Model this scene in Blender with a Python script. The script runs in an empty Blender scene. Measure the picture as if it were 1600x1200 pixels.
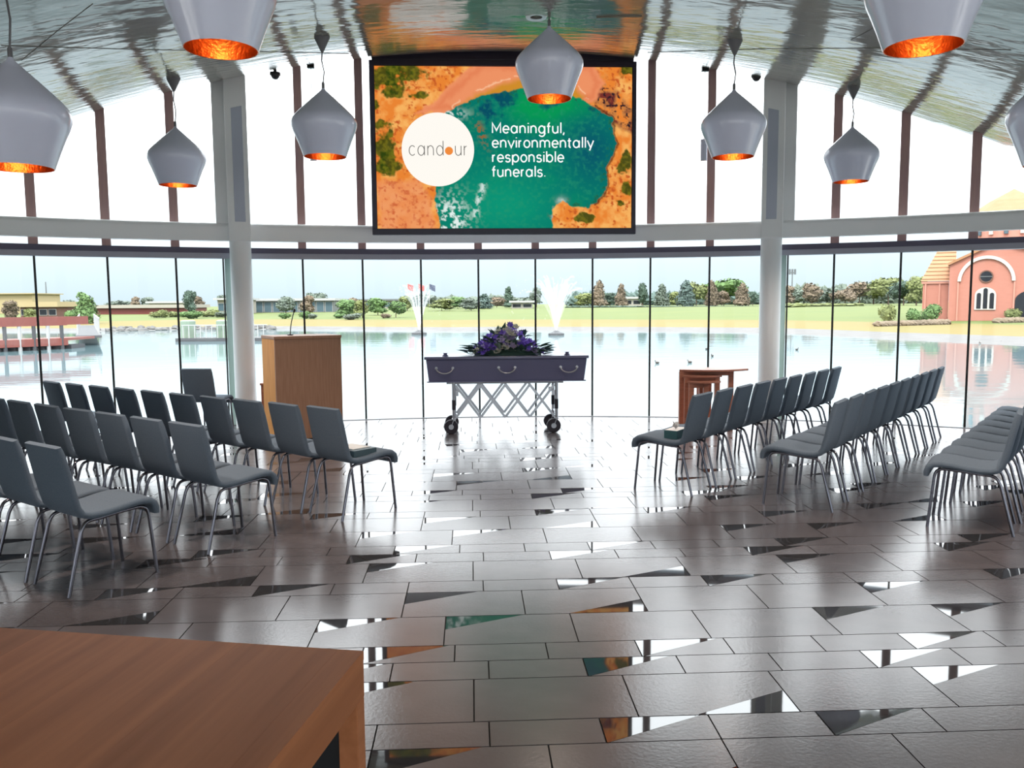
import bpy, math, random
import numpy as np
from mathutils import Vector, Matrix

random.seed(7)
rng = np.random.default_rng(11)
S = bpy.context.scene
COL = S.collection

# ------------------------------------------------------------------ camera
F, PITCH, ROLL, YAW, EYE = 1300.0, .09657, .00716, -.04798, 1.6

def ray(x, y):
    u, v = x - 800, y - 600
    c, s = math.cos(ROLL), math.sin(ROLL)
    U, V = u * c - v * s, u * s + v * c
    X, Y, Z = U, F * math.cos(PITCH) - V * math.sin(PITCH), -V * math.cos(PITCH) - F * math.sin(PITCH)
    cy, sy = math.cos(YAW), math.sin(YAW)
    return Vector((X * cy - Y * sy, X * sy + Y * cy, Z))

def project(X, Y, Z):
    Z = Z - EYE
    cy, sy = math.cos(YAW), math.sin(YAW)
    x, y = X * cy + Y * sy, -X * sy + Y * cy
    f = y * math.cos(PITCH) - Z * math.sin(PITCH)
    V, U = -(Z * math.cos(PITCH) + y * math.sin(PITCH)) / f * F, x / f * F
    c, s = math.cos(ROLL), math.sin(ROLL)
    return 800 + U * c + V * s, 600 - U * s + V * c

cam_d = bpy.data.cameras.new('camera')
cam_d.sensor_width = 36.0
cam_d.lens = F / 1600 * 36.0
cam_d.clip_end = 3000
cam = bpy.data.objects.new('camera', cam_d)
COL.objects.link(cam)
fwd = ray(800, 600).normalized()
rgt = (ray(900, 600) - ray(800, 600)).normalized()
upv = (ray(800, 500) - ray(800, 600)).normalized()
cam.matrix_world = Matrix(((rgt.x, upv.x, -fwd.x, 0), (rgt.y, upv.y, -fwd.y, 0), (rgt.z, upv.z, -fwd.z, EYE), (0, 0, 0, 1)))
S.camera = cam

# ------------------------------------------------------------------ sky, sun, exposure
world = bpy.data.worlds.new('overcast_sky')
S.world = world
world.use_nodes = True
wn, wl = world.node_tree.nodes, world.node_tree.links
wn.clear()
w_out = wn.new('ShaderNodeOutputWorld')
w_bg = wn.new('ShaderNodeBackground')
w_geo = wn.new('ShaderNodeTexCoord')
w_sep = wn.new('ShaderNodeSeparateXYZ')
w_ramp = wn.new('ShaderNodeValToRGB')
w_noise = wn.new('ShaderNodeTexNoise')
w_map = wn.new('ShaderNodeMapping')
w_mix = wn.new('ShaderNodeMix')
w_mix.data_type = 'RGBA'
w_map.inputs['Scale'].default_value = (1.2, 1.2, 7.0)
w_noise.inputs['Scale'].default_value = 2.2
w_noise.inputs['Detail'].default_value = 4
SKY = [(0.0, (.76, .91, .98), .62), (.05, (.80, .93, 1.0), .72), (.10, (.88, .95, 1.0), 1.2), (.20, (.93, .965, 1.0), 2.4), (.40, (.94, .97, 1.0), 3.0), (1.0, (.94, .97, 1.0), 3.3)]   # overcast: brighter towards the zenith
SKY_MAX = 3.4
while len(w_ramp.color_ramp.elements) < len(SKY): w_ramp.color_ramp.elements.new(.5)
for e_, (p_, c_, k_) in zip(w_ramp.color_ramp.elements, SKY):
    e_.position = p_; e_.color = (c_[0] * k_ / SKY_MAX, c_[1] * k_ / SKY_MAX, c_[2] * k_ / SKY_MAX, 1)
wl.new(w_geo.outputs['Generated'], w_sep.inputs[0])
wl.new(w_sep.outputs['Z'], w_ramp.inputs[0])
wl.new(w_geo.outputs['Generated'], w_map.inputs[0])
wl.new(w_map.outputs[0], w_noise.inputs['Vector'])
w_fac = wn.new('ShaderNodeMath'); w_fac.operation = 'MULTIPLY'; w_fac.inputs[1].default_value = .35
wl.new(w_noise.outputs['Fac'], w_fac.inputs[0])
wl.new(w_fac.outputs[0], w_mix.inputs['Factor'])
wl.new(w_ramp.outputs[0], w_mix.inputs['A'])
w_mix.blend_type = 'MULTIPLY'
w_mix.inputs['B'].default_value = (.80, .83, .86, 1)
wl.new(w_mix.outputs['Result'], w_bg.inputs['Color'])
w_bg.inputs['Strength'].default_value = SKY_MAX
wl.new(w_bg.outputs[0], w_out.inputs['Surface'])

sun_d = bpy.data.lights.new('sun', 'SUN')
sun_d.energy = 2.2
sun_d.angle = math.radians(12)
sun_d.color = (1.0, .95, .86)
sun = bpy.data.objects.new('sun', sun_d)
COL.objects.link(sun)
sun.rotation_euler = (math.radians(38), 0, math.radians(-24))

S.view_settings.view_transform = 'Standard'
S.view_settings.look = 'None'
S.view_settings.gamma = 1.0
S.view_settings.use_curve_mapping = False
S.view_settings.exposure = 0.75
S.cycles.transparent_max_bounces = 40

# ------------------------------------------------------------------ helpers
def srgb(r, g, b):
    def f(c):
        c /= 255.0
        return c / 12.92 if c <= .04045 else ((c + .055) / 1.055) ** 2.4
    return (f(r), f(g), f(b), 1)

MATS = {}

def mat(name, col, rough=.5, metal=0.0, spec=.5, var=None, bump=None, emit=None, rand=0.0, alpha=None, coat=0.0, obj=True):
    """var = (second colour, noise scale, stretch, contrast) ; bump = (scale, strength, stretch)"""
    m = bpy.data.materials.new(name)
    m.use_nodes = True
    n, l = m.node_tree.nodes, m.node_tree.links
    b = n['Principled BSDF']
    b.inputs['Base Color'].default_value = col
    b.inputs['Roughness'].default_value = rough
    b.inputs['Metallic'].default_value = metal
    b.inputs['Specular IOR Level'].default_value = spec
    if coat:
        b.inputs['Coat Weight'].default_value = coat
        b.inputs['Coat Roughness'].default_value = .08
    tc = None
    if var or bump:
        tc = n.new('ShaderNodeTexCoord')
    out = None
    if var:
        mp = n.new('ShaderNodeMapping'); mp.inputs['Scale'].default_value = var[2]
        nz = n.new('ShaderNodeTexNoise'); nz.inputs['Scale'].default_value = var[1]; nz.inputs['Detail'].default_value = 5
        rp = n.new('ShaderNodeValToRGB')
        k = var[3] if len(var) > 3 else .2
        rp.color_ramp.elements[0].position = .5 - k; rp.color_ramp.elements[1].position = .5 + k
        rp.color_ramp.elements[0].color = col; rp.color_ramp.elements[1].color = var[0]
        l.new(tc.outputs['Object'], mp.inputs[0]); l.new(mp.outputs[0], nz.inputs['Vector'])
        l.new(nz.outputs['Fac'], rp.inputs[0])
        out = rp.outputs[0]
    if rand:
        oi = n.new('ShaderNodeObjectInfo')
        hs = n.new('ShaderNodeHueSaturation')
        mr = n.new('ShaderNodeMapRange'); mr.inputs['To Min'].default_value = 1 - rand; mr.inputs['To Max'].default_value = 1 + rand
        l.new(oi.outputs['Random'], mr.inputs[0]); l.new(mr.outputs[0], hs.inputs['Value'])
        if out: l.new(out, hs.inputs['Color'])
        else: hs.inputs['Color'].default_value = col
        out = hs.outputs[0]
    if out:
        l.new(out, b.inputs['Base Color'])
    if bump:
        mp = n.new('ShaderNodeMapping'); mp.inputs['Scale'].default_value = bump[2] if len(bump) > 2 else (1, 1, 1)
        nz = n.new('ShaderNodeTexNoise'); nz.inputs['Scale'].default_value = bump[0]; nz.inputs['Detail'].default_value = 3
        bp = n.new('ShaderNodeBump'); bp.inputs['Strength'].default_value = bump[1]; bp.inputs['Distance'].default_value = bump[3] if len(bump) > 3 else .01
        l.new(tc.outputs['Object'], mp.inputs[0]); l.new(mp.outputs[0], nz.inputs['Vector'])
        l.new(nz.outputs['Fac'], bp.inputs['Height']); l.new(bp.outputs[0], b.inputs['Normal'])
    if emit:
        b.inputs['Emission Color'].default_value = emit[0]
        b.inputs['Emission Strength'].default_value = emit[1]
    MATS[name] = m
    return m

class MB:
    def __init__(s):
        s.v, s.f = [], []
    def add(s, vs, fs):
        o = len(s.v)
        s.v += [tuple(p) for p in vs]
        s.f += [tuple(i + o for i in q) for q in fs]
        return s
    def box(s, x0, x1, y0, y1, z0, z1):
        return s.add([(x0, y0, z0), (x1, y0, z0), (x1, y1, z0), (x0, y1, z0), (x0, y0, z1), (x1, y0, z1), (x1, y1, z1), (x0, y1, z1)],
                     [(0, 3, 2, 1), (4, 5, 6, 7), (0, 1, 5, 4), (1, 2, 6, 5), (2, 3, 7, 6), (3, 0, 4, 7)])
    def hexa(s, b, t):     # bottom 4 (ccw), top 4
        return s.add(list(b) + list(t), [(0, 3, 2, 1), (4, 5, 6, 7), (0, 1, 5, 4), (1, 2, 6, 5), (2, 3, 7, 6), (3, 0, 4, 7)])
    def bar(s, a, b, w, d, up=(0, 0, 1)):   # rectangular bar from a to b
        a, b = Vector(a), Vector(b)
        t = (b - a).normalized(); u = Vector(up)
        sd = t.cross(u)
        if sd.length < 1e-4: sd = t.cross(Vector((1, 0, 0)))
        sd.normalize(); u = sd.cross(t).normalized()
        q = [sd * w / 2 - u * d / 2, sd * w / 2 + u * d / 2, -sd * w / 2 + u * d / 2, -sd * w / 2 - u * d / 2]
        return s.hexa([a + k for k in q], [b + k for k in q])
    def prism(s, poly, z0, z1):
        n = len(poly)
        return s.add([(x, y, z0) for x, y in poly] + [(x, y, z1) for x, y in poly],
                     [tuple(range(n))[::-1], tuple(range(n, 2 * n))] + [(i, (i + 1) % n, n + (i + 1) % n, n + i) for i in range(n)])
    def tube(s, pts, r, n=8, caps=True):
        pts = [Vector(p) for p in pts]
        rs = r if isinstance(r, (list, tuple)) else [r] * len(pts)
        o = len(s.v); prev = None
        for i, p in enumerate(pts):
            t = (pts[min(i + 1, len(pts) - 1)] - pts[max(i - 1, 0)]).normalized()
            if prev is None:
                a = Vector((0, 0, 1)) if abs(t.z) < .9 else Vector((1, 0, 0))
                u = t.cross(a).normalized()
            else:
                u = (prev - t * prev.dot(t)).normalized()
            w = t.cross(u); prev = u
            for k in range(n):
                an = 2 * math.pi * k / n
                s.v.append(tuple(p + (u * math.cos(an) + w * math.sin(an)) * rs[i]))
        for i in range(len(pts) - 1):
            for k in range(n):
                a, b = o + i * n + k, o + i * n + (k + 1) % n
                s.f.append((a, b, b + n, a + n))
        if caps:
            s.f.append(tuple(o + k for k in range(n))[::-1])
            e = o + (len(pts) - 1) * n
            s.f.append(tuple(e + k for k in range(n)))
        return s
    def lathe(s, prof, n=24, c=(0, 0, 0), cap=False):
        o = len(s.v)
        for r, z in prof:
            for k in range(n):
                a = 2 * math.pi * k / n
                s.v.append((c[0] + r * math.cos(a), c[1] + r * math.sin(a), c[2] + z))
        for i in range(len(prof) - 1):
            for k in range(n):
                a, b = o + i * n + k, o + i * n + (k + 1) % n
                s.f.append((a, b, b + n, a + n))
        if cap:
            s.f.append(tuple(o + k for k in range(n))[::-1])
            e = o + (len(prof) - 1) * n
            s.f.append(tuple(e + k for k in range(n)))
        return s
    def loft(s, rings, closed=True, caps=True):
        o = len(s.v); n = len(rings[0])
        for q in rings: s.v += [tuple(p) for p in q]
        for i in range(len(rings) - 1):
            for k in range(n if closed else n - 1):
                a, b = o + i * n + k, o + i * n + (k + 1) % n
                s.f.append((a, b, b + n, a + n))
        if caps:
            s.f.append(tuple(o + k for k in range(n))[::-1])
            e = o + (len(rings) - 1) * n
            s.f.append(tuple(e + k for k in range(n)))
        return s
    def blob(s, c, rad, sub=2, amp=.15, seed=0, freq=2.0):
        c = Vector(c); nu, nv = 6 * sub, 4 * sub
        o = len(s.v); rr = random.Random(seed); ph = [rr.uniform(0, 6.28) for _ in range(6)]
        for j in range(nv + 1):
            th = math.pi * j / nv
            for i in range(nu):
                fi = 2 * math.pi * i / nu
                d = Vector((math.sin(th) * math.cos(fi), math.sin(th) * math.sin(fi), math.cos(th)))
                k = 1 + amp * (math.sin(freq * 2.1 * d.x + ph[0]) * math.sin(freq * 1.7 * d.y + ph[1]) + math.sin(freq * 2.6 * d.z + ph[2]) * math.sin(freq * 3.1 * d.x + ph[3]))
                s.v.append((c.x + d.x * rad[0] * k, c.y + d.y * rad[1] * k, c.z + d.z * rad[2] * k))
        for j in range(nv):
            for i in range(nu):
                a, b = o + j * nu + i, o + j * nu + (i + 1) % nu
                s.f.append((a, a + nu, b + nu, b))
        return s
    def mesh(s, name, m, smooth=None):
        me = bpy.data.meshes.new(name)
        me.from_pydata(s.v, [], s.f)
        me.materials.append(MATS[m] if isinstance(m, str) else m)
        me.update()
        if smooth:
            me.polygons.foreach_set('use_smooth', [True] * len(me.polygons))
            me.set_sharp_from_angle(angle=math.radians(smooth))
        return me
    def build(s, name, m, parent=None, smooth=None, bevel=None, loc=None):
        return put(name, s.mesh(name, m, smooth), parent, loc, bevel)

def put(name, me, parent=None, loc=None, bevel=None):
    o = bpy.data.objects.new(name, me)
    COL.objects.link(o)
    if parent: o.parent = parent
    if loc is not None: o.location = loc
    if bevel:
        b = o.modifiers.new('bevel', 'BEVEL'); b.width = bevel; b.segments = 2; b.limit_method = 'ANGLE'
    return o

def tag(o, label=None, cat=None, group=None, kind=None):
    if label: o['label'] = label
    if cat: o['category'] = cat
    if group: o['group'] = group
    if kind: o['kind'] = kind
    return o

def thing(name, label, cat, loc=(0, 0, 0), rz=0, group=None):
    o = bpy.data.objects.new(name, None)
    COL.objects.link(o)
    o.empty_display_size = .1
    o.location = loc; o.rotation_euler = (0, 0, rz)
    return tag(o, label, cat, group)

def struct(o, label=None):
    o['kind'] = 'structure'
    if label: o['label'] = label
    return o

def copy_tree(o, parent=None):
    c = o.copy(); COL.objects.link(c); c.parent = parent
    for ch in list(o.children): copy_tree(ch, c)
    return c

ORD = ['first', 'second', 'third', 'fourth', 'fifth', 'sixth', 'seventh', 'eighth', 'ninth', 'tenth', 'eleventh', 'twelfth', 'thirteenth',
       'fourteenth', 'fifteenth', 'sixteenth', 'seventeenth', 'eighteenth', 'nineteenth', 'twentieth']

# ------------------------------------------------------------------ materials
mat('tile_matte', (.096, .087, .094, 1), .20, spec=.5, var=((.128, .114, .120, 1), 3.0, (1, 1.6, 1), .25), rand=.10, bump=(60, .05))
MATS['tile_matte'].node_tree.nodes['Principled BSDF'].inputs['IOR'].default_value = 1.72
mat('tile_polished', (.04, .04, .043, 1), .03, spec=.5)
MATS['tile_polished'].node_tree.nodes['Principled BSDF'].inputs['IOR'].default_value = 2.2
mat('grout', (.018, .017, .018, 1), .9)
mat('ceiling_lacquer', (.29, .265, .215, 1), .09, spec=.42, var=((.25, .23, .19, 1), 1.2, (1, 1, 1), .3), bump=(2.2, .22, (1.0, 2.6, 1.0), .05))
mat('ceiling_seam', (.16, .15, .13, 1), .6)
mat('wall_paint', (.72, .71, .69, 1), .7)
mat('white_steel', (.90, .93, .94, 1), .32, spec=.5)
mat('post_grey', (.50, .55, .66, 1), .4)
mat('band_dark', (.085, .075, .13, 1), .4)
mat('band_grey', (.42, .42, .50, 1), .45)
mat('fin_timber', (.42, .26, .27, 1), .55, var=((.50, .32, .29, 1), 8, (6, 6, .5), .25))
mat('seal_black', (.018, .022, .022, 1), .5)
mat('glass_edge', (.42, .56, .52, 1), .2)
mat('chair_fabric', (.115, .152, .198, 1), .9, spec=.2, var=((.145, .180, .222, 1), 160, (1, 1, 1), .2), bump=(420, .25, (1, 1, 1), .002))
mat('chrome', (.17, .17, .20, 1), .2, metal=1.0)
mat('rubber', (.02, .02, .022, 1), .6)
mat('table_wood', (.50, .19, .080, 1), .6, spec=.22, rand=.14, var=((.36, .128, .052, 1), 2.2, (9, .5, 9), .2), bump=(40, .05, (10, .6, 10)))
mat('lectern_wood', (.42, .235, .150, 1), .5, spec=.3, var=((.34, .18, .11, 1), 6, (9, 9, .6), .22))
mat('lectern_wood_lit', (.80, .37, .085, 1), .55, spec=.2, var=((.58, .24, .05, 1), 6, (9, 9, .6), .22))  # brighter orange copy of the lectern wood, window light painted into its colour
mat('red_wood', (0.507, 0.201, 0.123, 1), .4, var=((0.367, 0.140, 0.088, 1), 6, (.8, 9, 9), .22))
mat('coffin_lacquer', (.15, .155, .275, 1), .25, spec=.5)
mat('brushed_steel', (.45, .45, .48, 1), .3, metal=1.0)
mat('tyre', (.025, .022, .035, 1), .55)
mat('leaf_dark', (0.072, 0.144, 0.108, 1), .6, rand=.25)
mat('leaf_grey', (.22, .29, .25, 1), .6, rand=.2)
mat('petal_purple', (0.300, 0.180, 0.750, 1), .6, rand=.3)
mat('petal_mauve', (0.570, 0.480, 0.720, 1), .6, rand=.2)
mat('petal_cream', (0.806, 0.780, 0.650, 1), .6, rand=.1)
mat('lamp_lacquer', (.72, .76, .93, 1), .14, spec=.5)
mat('copper_lining', (.50, .16, .05, 1), .34, metal=1.0, bump=(45, .35, (1, 1, 1), .01))
mat('bulb_glow', (1, .8, .5, 1), .5, emit=((1.0, .52, .18, 1), 14))
mat('cord_grey', (.16, .16, .17, 1), .6)
mat('camera_black', (.02, .02, .022, 1), .3)
mat('screen_frame', (.035, .032, .06, 1), .4)
mat('tissue_box', (.04, .12, .13, 1), .5)
mat('tissue', (.85, .83, .82, 1), .8)
mat('book_cover', (.05, .09, .11, 1), .5)
mat('book_pages', (.75, .74, .72, 1), .8)
# outdoors
mat('lake', (.125, .190, .208, 1), .05, spec=.5, bump=(.55, .10, (1.0, 2.2, 1.0), .06))
MATS['lake'].node_tree.nodes['Principled BSDF'].inputs['IOR'].default_value = 1.33
mat('lawn_green', (.066, .095, .012, 1), .9, var=((.092, .112, .016, 1), .12, (1, 1, 1), .25))
mat('lawn_dry', (.150, .102, .020, 1), .9, var=((.120, .105, .018, 1), .15, (1, 1, 1), .25))
mat('bank_stone', (0.122, 0.118, 0.116, 1), .85, var=((0.092, 0.089, 0.087, 1), 1.5, (1, 1, 1), .25))
mat('path_pale', (0.157, 0.144, 0.131, 1), .9)
mat('brick', (0.364, 0.150, 0.113, 1), .85, var=((0.321, 0.132, 0.098, 1), 2.0, (1, 1, 4), .3))
mat('brick_pale', (0.400, 0.189, 0.146, 1), .85)
mat('stone_white', (0.420, 0.398, 0.367, 1), .7)
mat('roof_tile', (0.275, 0.131, 0.060, 1), .8, var=((0.310, 0.161, 0.084, 1), 1.2, (1, 1, 6), .3))
mat('pane_dark', (0.007, 0.008, 0.013, 1), .15)
mat('pane_blue', (0.062, 0.098, 0.122, 1), .15)
mat('yellow_render', (0.325, 0.257, 0.141, 1), .8)
mat('cream_render', (0.291, 0.267, 0.230, 1), .8)
mat('brown_brick', (0.111, 0.052, 0.036, 1), .8)
mat('red_paint', (0.174, 0.035, 0.030, 1), .6)
mat('jetty_red', (0.199, 0.055, 0.042, 1), .6, var=((0.165, 0.042, 0.034, 1), 4, (6, 1, 1), .25))
mat('white_paint', (0.332, 0.332, 0.332, 1), .6)
mat('grey_metal', (0.096, 0.103, 0.108, 1), .5)
mat('green_post', (0.174, 0.230, 0.174, 1), .6)
mat('pontoon', (0.053, 0.055, 0.061, 1), .7)
mat('trunk', (.13, .09, .065, 1), .9)
TREE_COL = {'green': (.085, .15, .048), 'dark': (.050, .080, .058), 'grey': (.105, .130, .105), 'rust': (.135, .102, .070), 'olive': (.130, .150, .052), 'blue': (.070, .105, .095)}
for k, c in TREE_COL.items():
    c = tuple(q * .85 for q in c)
    mat('crown_' + k, (*c, 1), .9, rand=.12, var=((c[0] * 1.5, c[1] * 1.5, c[2] * 1.5, 1), .9, (1, 1, 1), .2))
mat('duck_brown', (.06, .05, .045, 1), .8)
mat('flag_red', (.62, .10, .10, 1), .7)
mat('flag_navy', (.06, .07, .12, 1), .7)

def shader_mat(name, fn):
    m = bpy.data.materials.new(name); m.use_nodes = True
    n, l = m.node_tree.nodes, m.node_tree.links
    n.clear()
    out = n.new('ShaderNodeOutputMaterial')
    l.new(fn(n, l), out.inputs['Surface'])
    MATS[name] = m

def _glass(n, l):
    t = n.new('ShaderNodeBsdfTransparent'); t.inputs['Color'].default_value = (.965, .99, .985, 1)
    g = n.new('ShaderNodeBsdfGlossy'); g.inputs['Roughness'].default_value = .0
    f = n.new('ShaderNodeFresnel'); f.inputs['IOR'].default_value = 1.35
    mx = n.new('ShaderNodeMixShader')
    l.new(f.outputs[0], mx.inputs[0]); l.new(t.outputs[0], mx.inputs[1]); l.new(g.outputs[0], mx.inputs[2])
    return mx.outputs[0]
shader_mat('clear_glass', _glass)

def _spray(n, l):
    t = n.new('ShaderNodeBsdfTransparent')
    d = n.new('ShaderNodeBsdfTranslucent'); d.inputs['Color'].default_value = (.55, .57, .58, 1)
    e = n.new('ShaderNodeBsdfDiffuse'); e.inputs['Color'].default_value = (.55, .57, .58, 1)
    a = n.new('ShaderNodeAddShader'); l.new(d.outputs[0], a.inputs[0]); l.new(e.outputs[0], a.inputs[1])
    mx = n.new('ShaderNodeMixShader'); mx.inputs[0].default_value = .05
    l.new(t.outputs[0], mx.inputs[1]); l.new(a.outputs[0], mx.inputs[2])
    return mx.outputs[0]
shader_mat('water_spray', _spray)

# ------------------------------------------------------------------ the room: plan
CX, CY, R, STEP, PHASE = .175, -.15, 11.84, .0671, .0275
MID = .5                                   # room axis
I0, I1 = -2, 17                            # first and last mullion of the curved glass wall

def ang(i): return (i - 7.5) * STEP + PHASE
def arc(a, r, z=0.0): return Vector((CX + r * math.sin(a), CY + r * math.cos(a), z))

def ceil_z(x, y):
    t = min(max((y - 5.5) / 6.1, 0), 1.15)
    return 3.85 + 1.15 * t ** 1.7 - .029 * (x - MID) ** 2

XL, XR, YB = arc(ang(I0), R).x, arc(ang(I1), R).x, -4.5

# floor: dark grout slab, tiles laid on it
floor_poly = [(XL, YB), (XR, YB)] + [tuple(arc(ang(I1) + (ang(I0) - ang(I1)) * k / 60, R + .12)[:2]) for k in range(61)]
floor = struct(MB().prism(floor_poly, -.5, -.007).build('floor', 'grout'), 'grey stone tiled floor of wide and narrow rows with polished triangular inserts')

WW, NW, WL, NL, GAP = .364, .1827, .6390, .4260, .006
ROWS = [('A', 'w', -.008), ('B', 'n', .058), ('C', 'n', -.095), ('D', 'w', -.149), ('E', 'w', -.378), ('F', 'n', .049)]
PERIOD = 3 * WW + 3 * NW

def insert_kind(row, k):
    if row == 'A': return {3: 'UL', 1: 'LR'}.get(k % 4)
    if row == 'B': return 'FL' if k % 3 == 1 else None
    if row == 'C': return 'FL' if k % 3 == 2 else None
    if row == 'D': return 'UL' if k % 4 in (0, 3) else None
    if row == 'E': return {0: 'UL', 1: 'LR'}.get(k % 4)
    return 'FL' if k % 6 in (1, 3) else None

def tile_shapes(L, W, kind):
    g = GAP / 2
    a, b, c, d = (g, g), (L - g, g), (L - g, W - g), (g, W - g)
    if kind is None: return [a, b, c, d], None
    h = .0012
    if kind == 'UL':
        p, q = (g, W * .53), (L * .62, W - g)
        return [a, b, c, (q[0] + h, q[1]), (p[0], p[1] - h)], [p, q, d]
    if kind == 'LR':
        p, q = (L * .36, g), (L - g, W * .50)
        return [a, (p[0] - h, p[1]), (q[0], q[1] + h), c, d], [p, b, q]
    p, q = (g * 3, g), (L * .93, W - g)
    return [(p[0] + .006, g), b, c, (q[0] + h, q[1])], [a, p, q, d]

tile_meshes = {}
def tile_mesh(rt, kind):
    key = (rt, kind)
    if key not in tile_meshes:
        L, W = (WL, WW) if rt == 'w' else (NL, NW)
        body, tri = tile_shapes(L, W, kind)
        bm_ = MB().prism(body, -.018, 0).mesh('tile', 'tile_matte')
        tm_ = MB().prism(tri, -.018, 0).mesh('polished_insert', 'tile_polished') if tri else None
        tile_meshes[key] = (bm_, tm_, body, tri)
    return tile_meshes[key]

ROOM_POLY = [(XL + .004, YB + .004), (XR - .004, YB + .004)] + [tuple(arc(ang(I1) + (ang(I0) - ang(I1)) * k / 60, R - .014)[:2]) for k in range(61)]
def clip_room(poly):
    out = list(poly); n = len(ROOM_POLY)
    for i in range(n):
        (ax, ay), (bx, by) = ROOM_POLY[i], ROOM_POLY[(i + 1) % n]
        side = lambda p: (bx - ax) * (p[1] - ay) - (by - ay) * (p[0] - ax)
        src, out = out, []
        for k in range(len(src)):
            p, q = src[k], src[(k + 1) % len(src)]; sp, sq = side(p), side(q)
            if sp >= 0: out.append(p)
            if sp * sq < 0: t_ = sp / (sp - sq); out.append((p[0] + (q[0] - p[0]) * t_, p[1] + (q[1] - p[1]) * t_))
        if len(out) < 3: return None
    return out
edge_tiles = []
tiles = []
y0 = 3.062 - 5 * PERIOD
while y0 < 12.2:
    yy = y0
    for row, rt, x0 in ROWS:
        L, W = (WL, WW) if rt == 'w' else (NL, NW)
        for k in range(-22, 26):
            x = x0 + k * L
            cxm, cym = x + L / 2, yy + W / 2
            rr = max(math.hypot(x + e - CX, yy + W - CY) for e in (0, L))
            if rr > R - .02 or x < XL + .02 or x + L > XR - .02 or yy < YB:
                if yy > -1 and (yy < 9.6 or abs(x) < 8.5): edge_tiles.append((x, yy, rt, insert_kind(row, k)))
                continue
            inside = False; area = 0
            if yy > .9:
                q = [project(px, py, 0) for px, py in ((x, yy), (x + L, yy), (x + L, yy + W), (x, yy + W))]
                mx, my = sum(p[0] for p in q) / 4, sum(p[1] for p in q) / 4
                inside = -40 < mx < 1640 and my < 1230 and not (mx < 520 and my > 1040)
                area = abs(sum(q[i][0] * q[(i + 1) % 4][1] - q[(i + 1) % 4][0] * q[i][1] for i in range(4))) / 2
            tiles.append((area if inside else -1, x, yy, rt, insert_kind(row, k)))
        yy += W
    y0 += PERIOD
tiles.sort(key=lambda t: -t[0])
far_t, far_i = MB(), MB()
for n_, (area, x, yy, rt, kind) in enumerate(tiles):
    bm_, tm_, body, tri = tile_mesh(rt, kind)
    if n_ < 300 and area > 0:
        put('tile', bm_, floor, (x, yy, 0))
        if tm_: put('polished_insert', tm_, floor, (x, yy, 0))
    else:
        far_t.prism([(x + a, yy + b) for a, b in body], -.018, 0)
        if tri: far_i.prism([(x + a, yy + b) for a, b in tri], -.018, 0)
for x, yy, rt, kind in edge_tiles:
    bm_, tm_, body, tri = tile_mesh(rt, kind)
    for poly, mb_ in ((body, far_t), (tri, far_i)):
        q = clip_room([(x + a, yy + b) for a, b in poly]) if poly else None
        if q: mb_.prism(q, -.018, 0)
tag(far_t.build('floor_tiles', 'tile_matte', floor), kind='stuff')
tag(far_i.build('polished_inserts', 'tile_polished', floor), kind='stuff')

# ceiling: lacquered vault sweeping up to the glass
ce = MB()
nx, ny = 90, 90
yend = R + CY + .25
for j in range(ny + 1):
    y = YB - .3 + (yend - YB + .3) * j / ny
    for i in range(nx + 1):
        x = XL - .3 + (XR - XL + .6) * i / nx
        ce.v.append((x, y, ceil_z(x, y)))
for j in range(ny):
    for i in range(nx):
        a = j * (nx + 1) + i
        cxq = XL - .3 + (XR - XL + .6) * (i + .5) / nx; cyq = YB - .3 + (yend - YB + .3) * (j + .5) / ny
        if math.hypot(cxq - CX, cyq - CY) > R + .30 and cyq > 0: continue
        ce.f.append((a, a + nx + 1, a + nx + 2, a + 1))
ceiling = struct(ce.build('ceiling', 'ceiling_lacquer', smooth=60), 'glossy beige lacquered ceiling vault reflecting the windows')
sd = ceiling.modifiers.new('slab', 'SOLIDIFY'); sd.thickness = .14; sd.offset = -1.0

def ceil_at(px, py):
    d = ray(px, py)
    lo, hi = .5, 14.0
    for _ in range(60):
        m = (lo + hi) / 2
        p = d * (m / d.y)
        if EYE + p.z < ceil_z(p.x, p.y): lo = m
        else: hi = m
    p = d * (lo / d.y)
    return Vector((p.x, p.y, ceil_z(p.x, p.y)))

def seam(pix):
    pts = []
    for (ax, ay), (bx, by) in zip(pix[:-1], pix[1:]):
        for k in range(12):
            p = ceil_at(ax + (bx - ax) * k / 12, ay + (by - ay) * k / 12); p.z -= .001; pts.append(p)
    MB().tube(pts, .0028, 4).build('seam', 'ceiling_seam', ceiling)
for s_ in ([(2, 71), (210, 77), (380, 80), (560, 84)], [(1012, 82), (1200, 76), (1375, 75), (1598, 78)], [(34, 94), (90, 48), (150, 2)], [(1330, 62), (1390, 30), (1420, 2)]):
    seam(s_)

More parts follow.
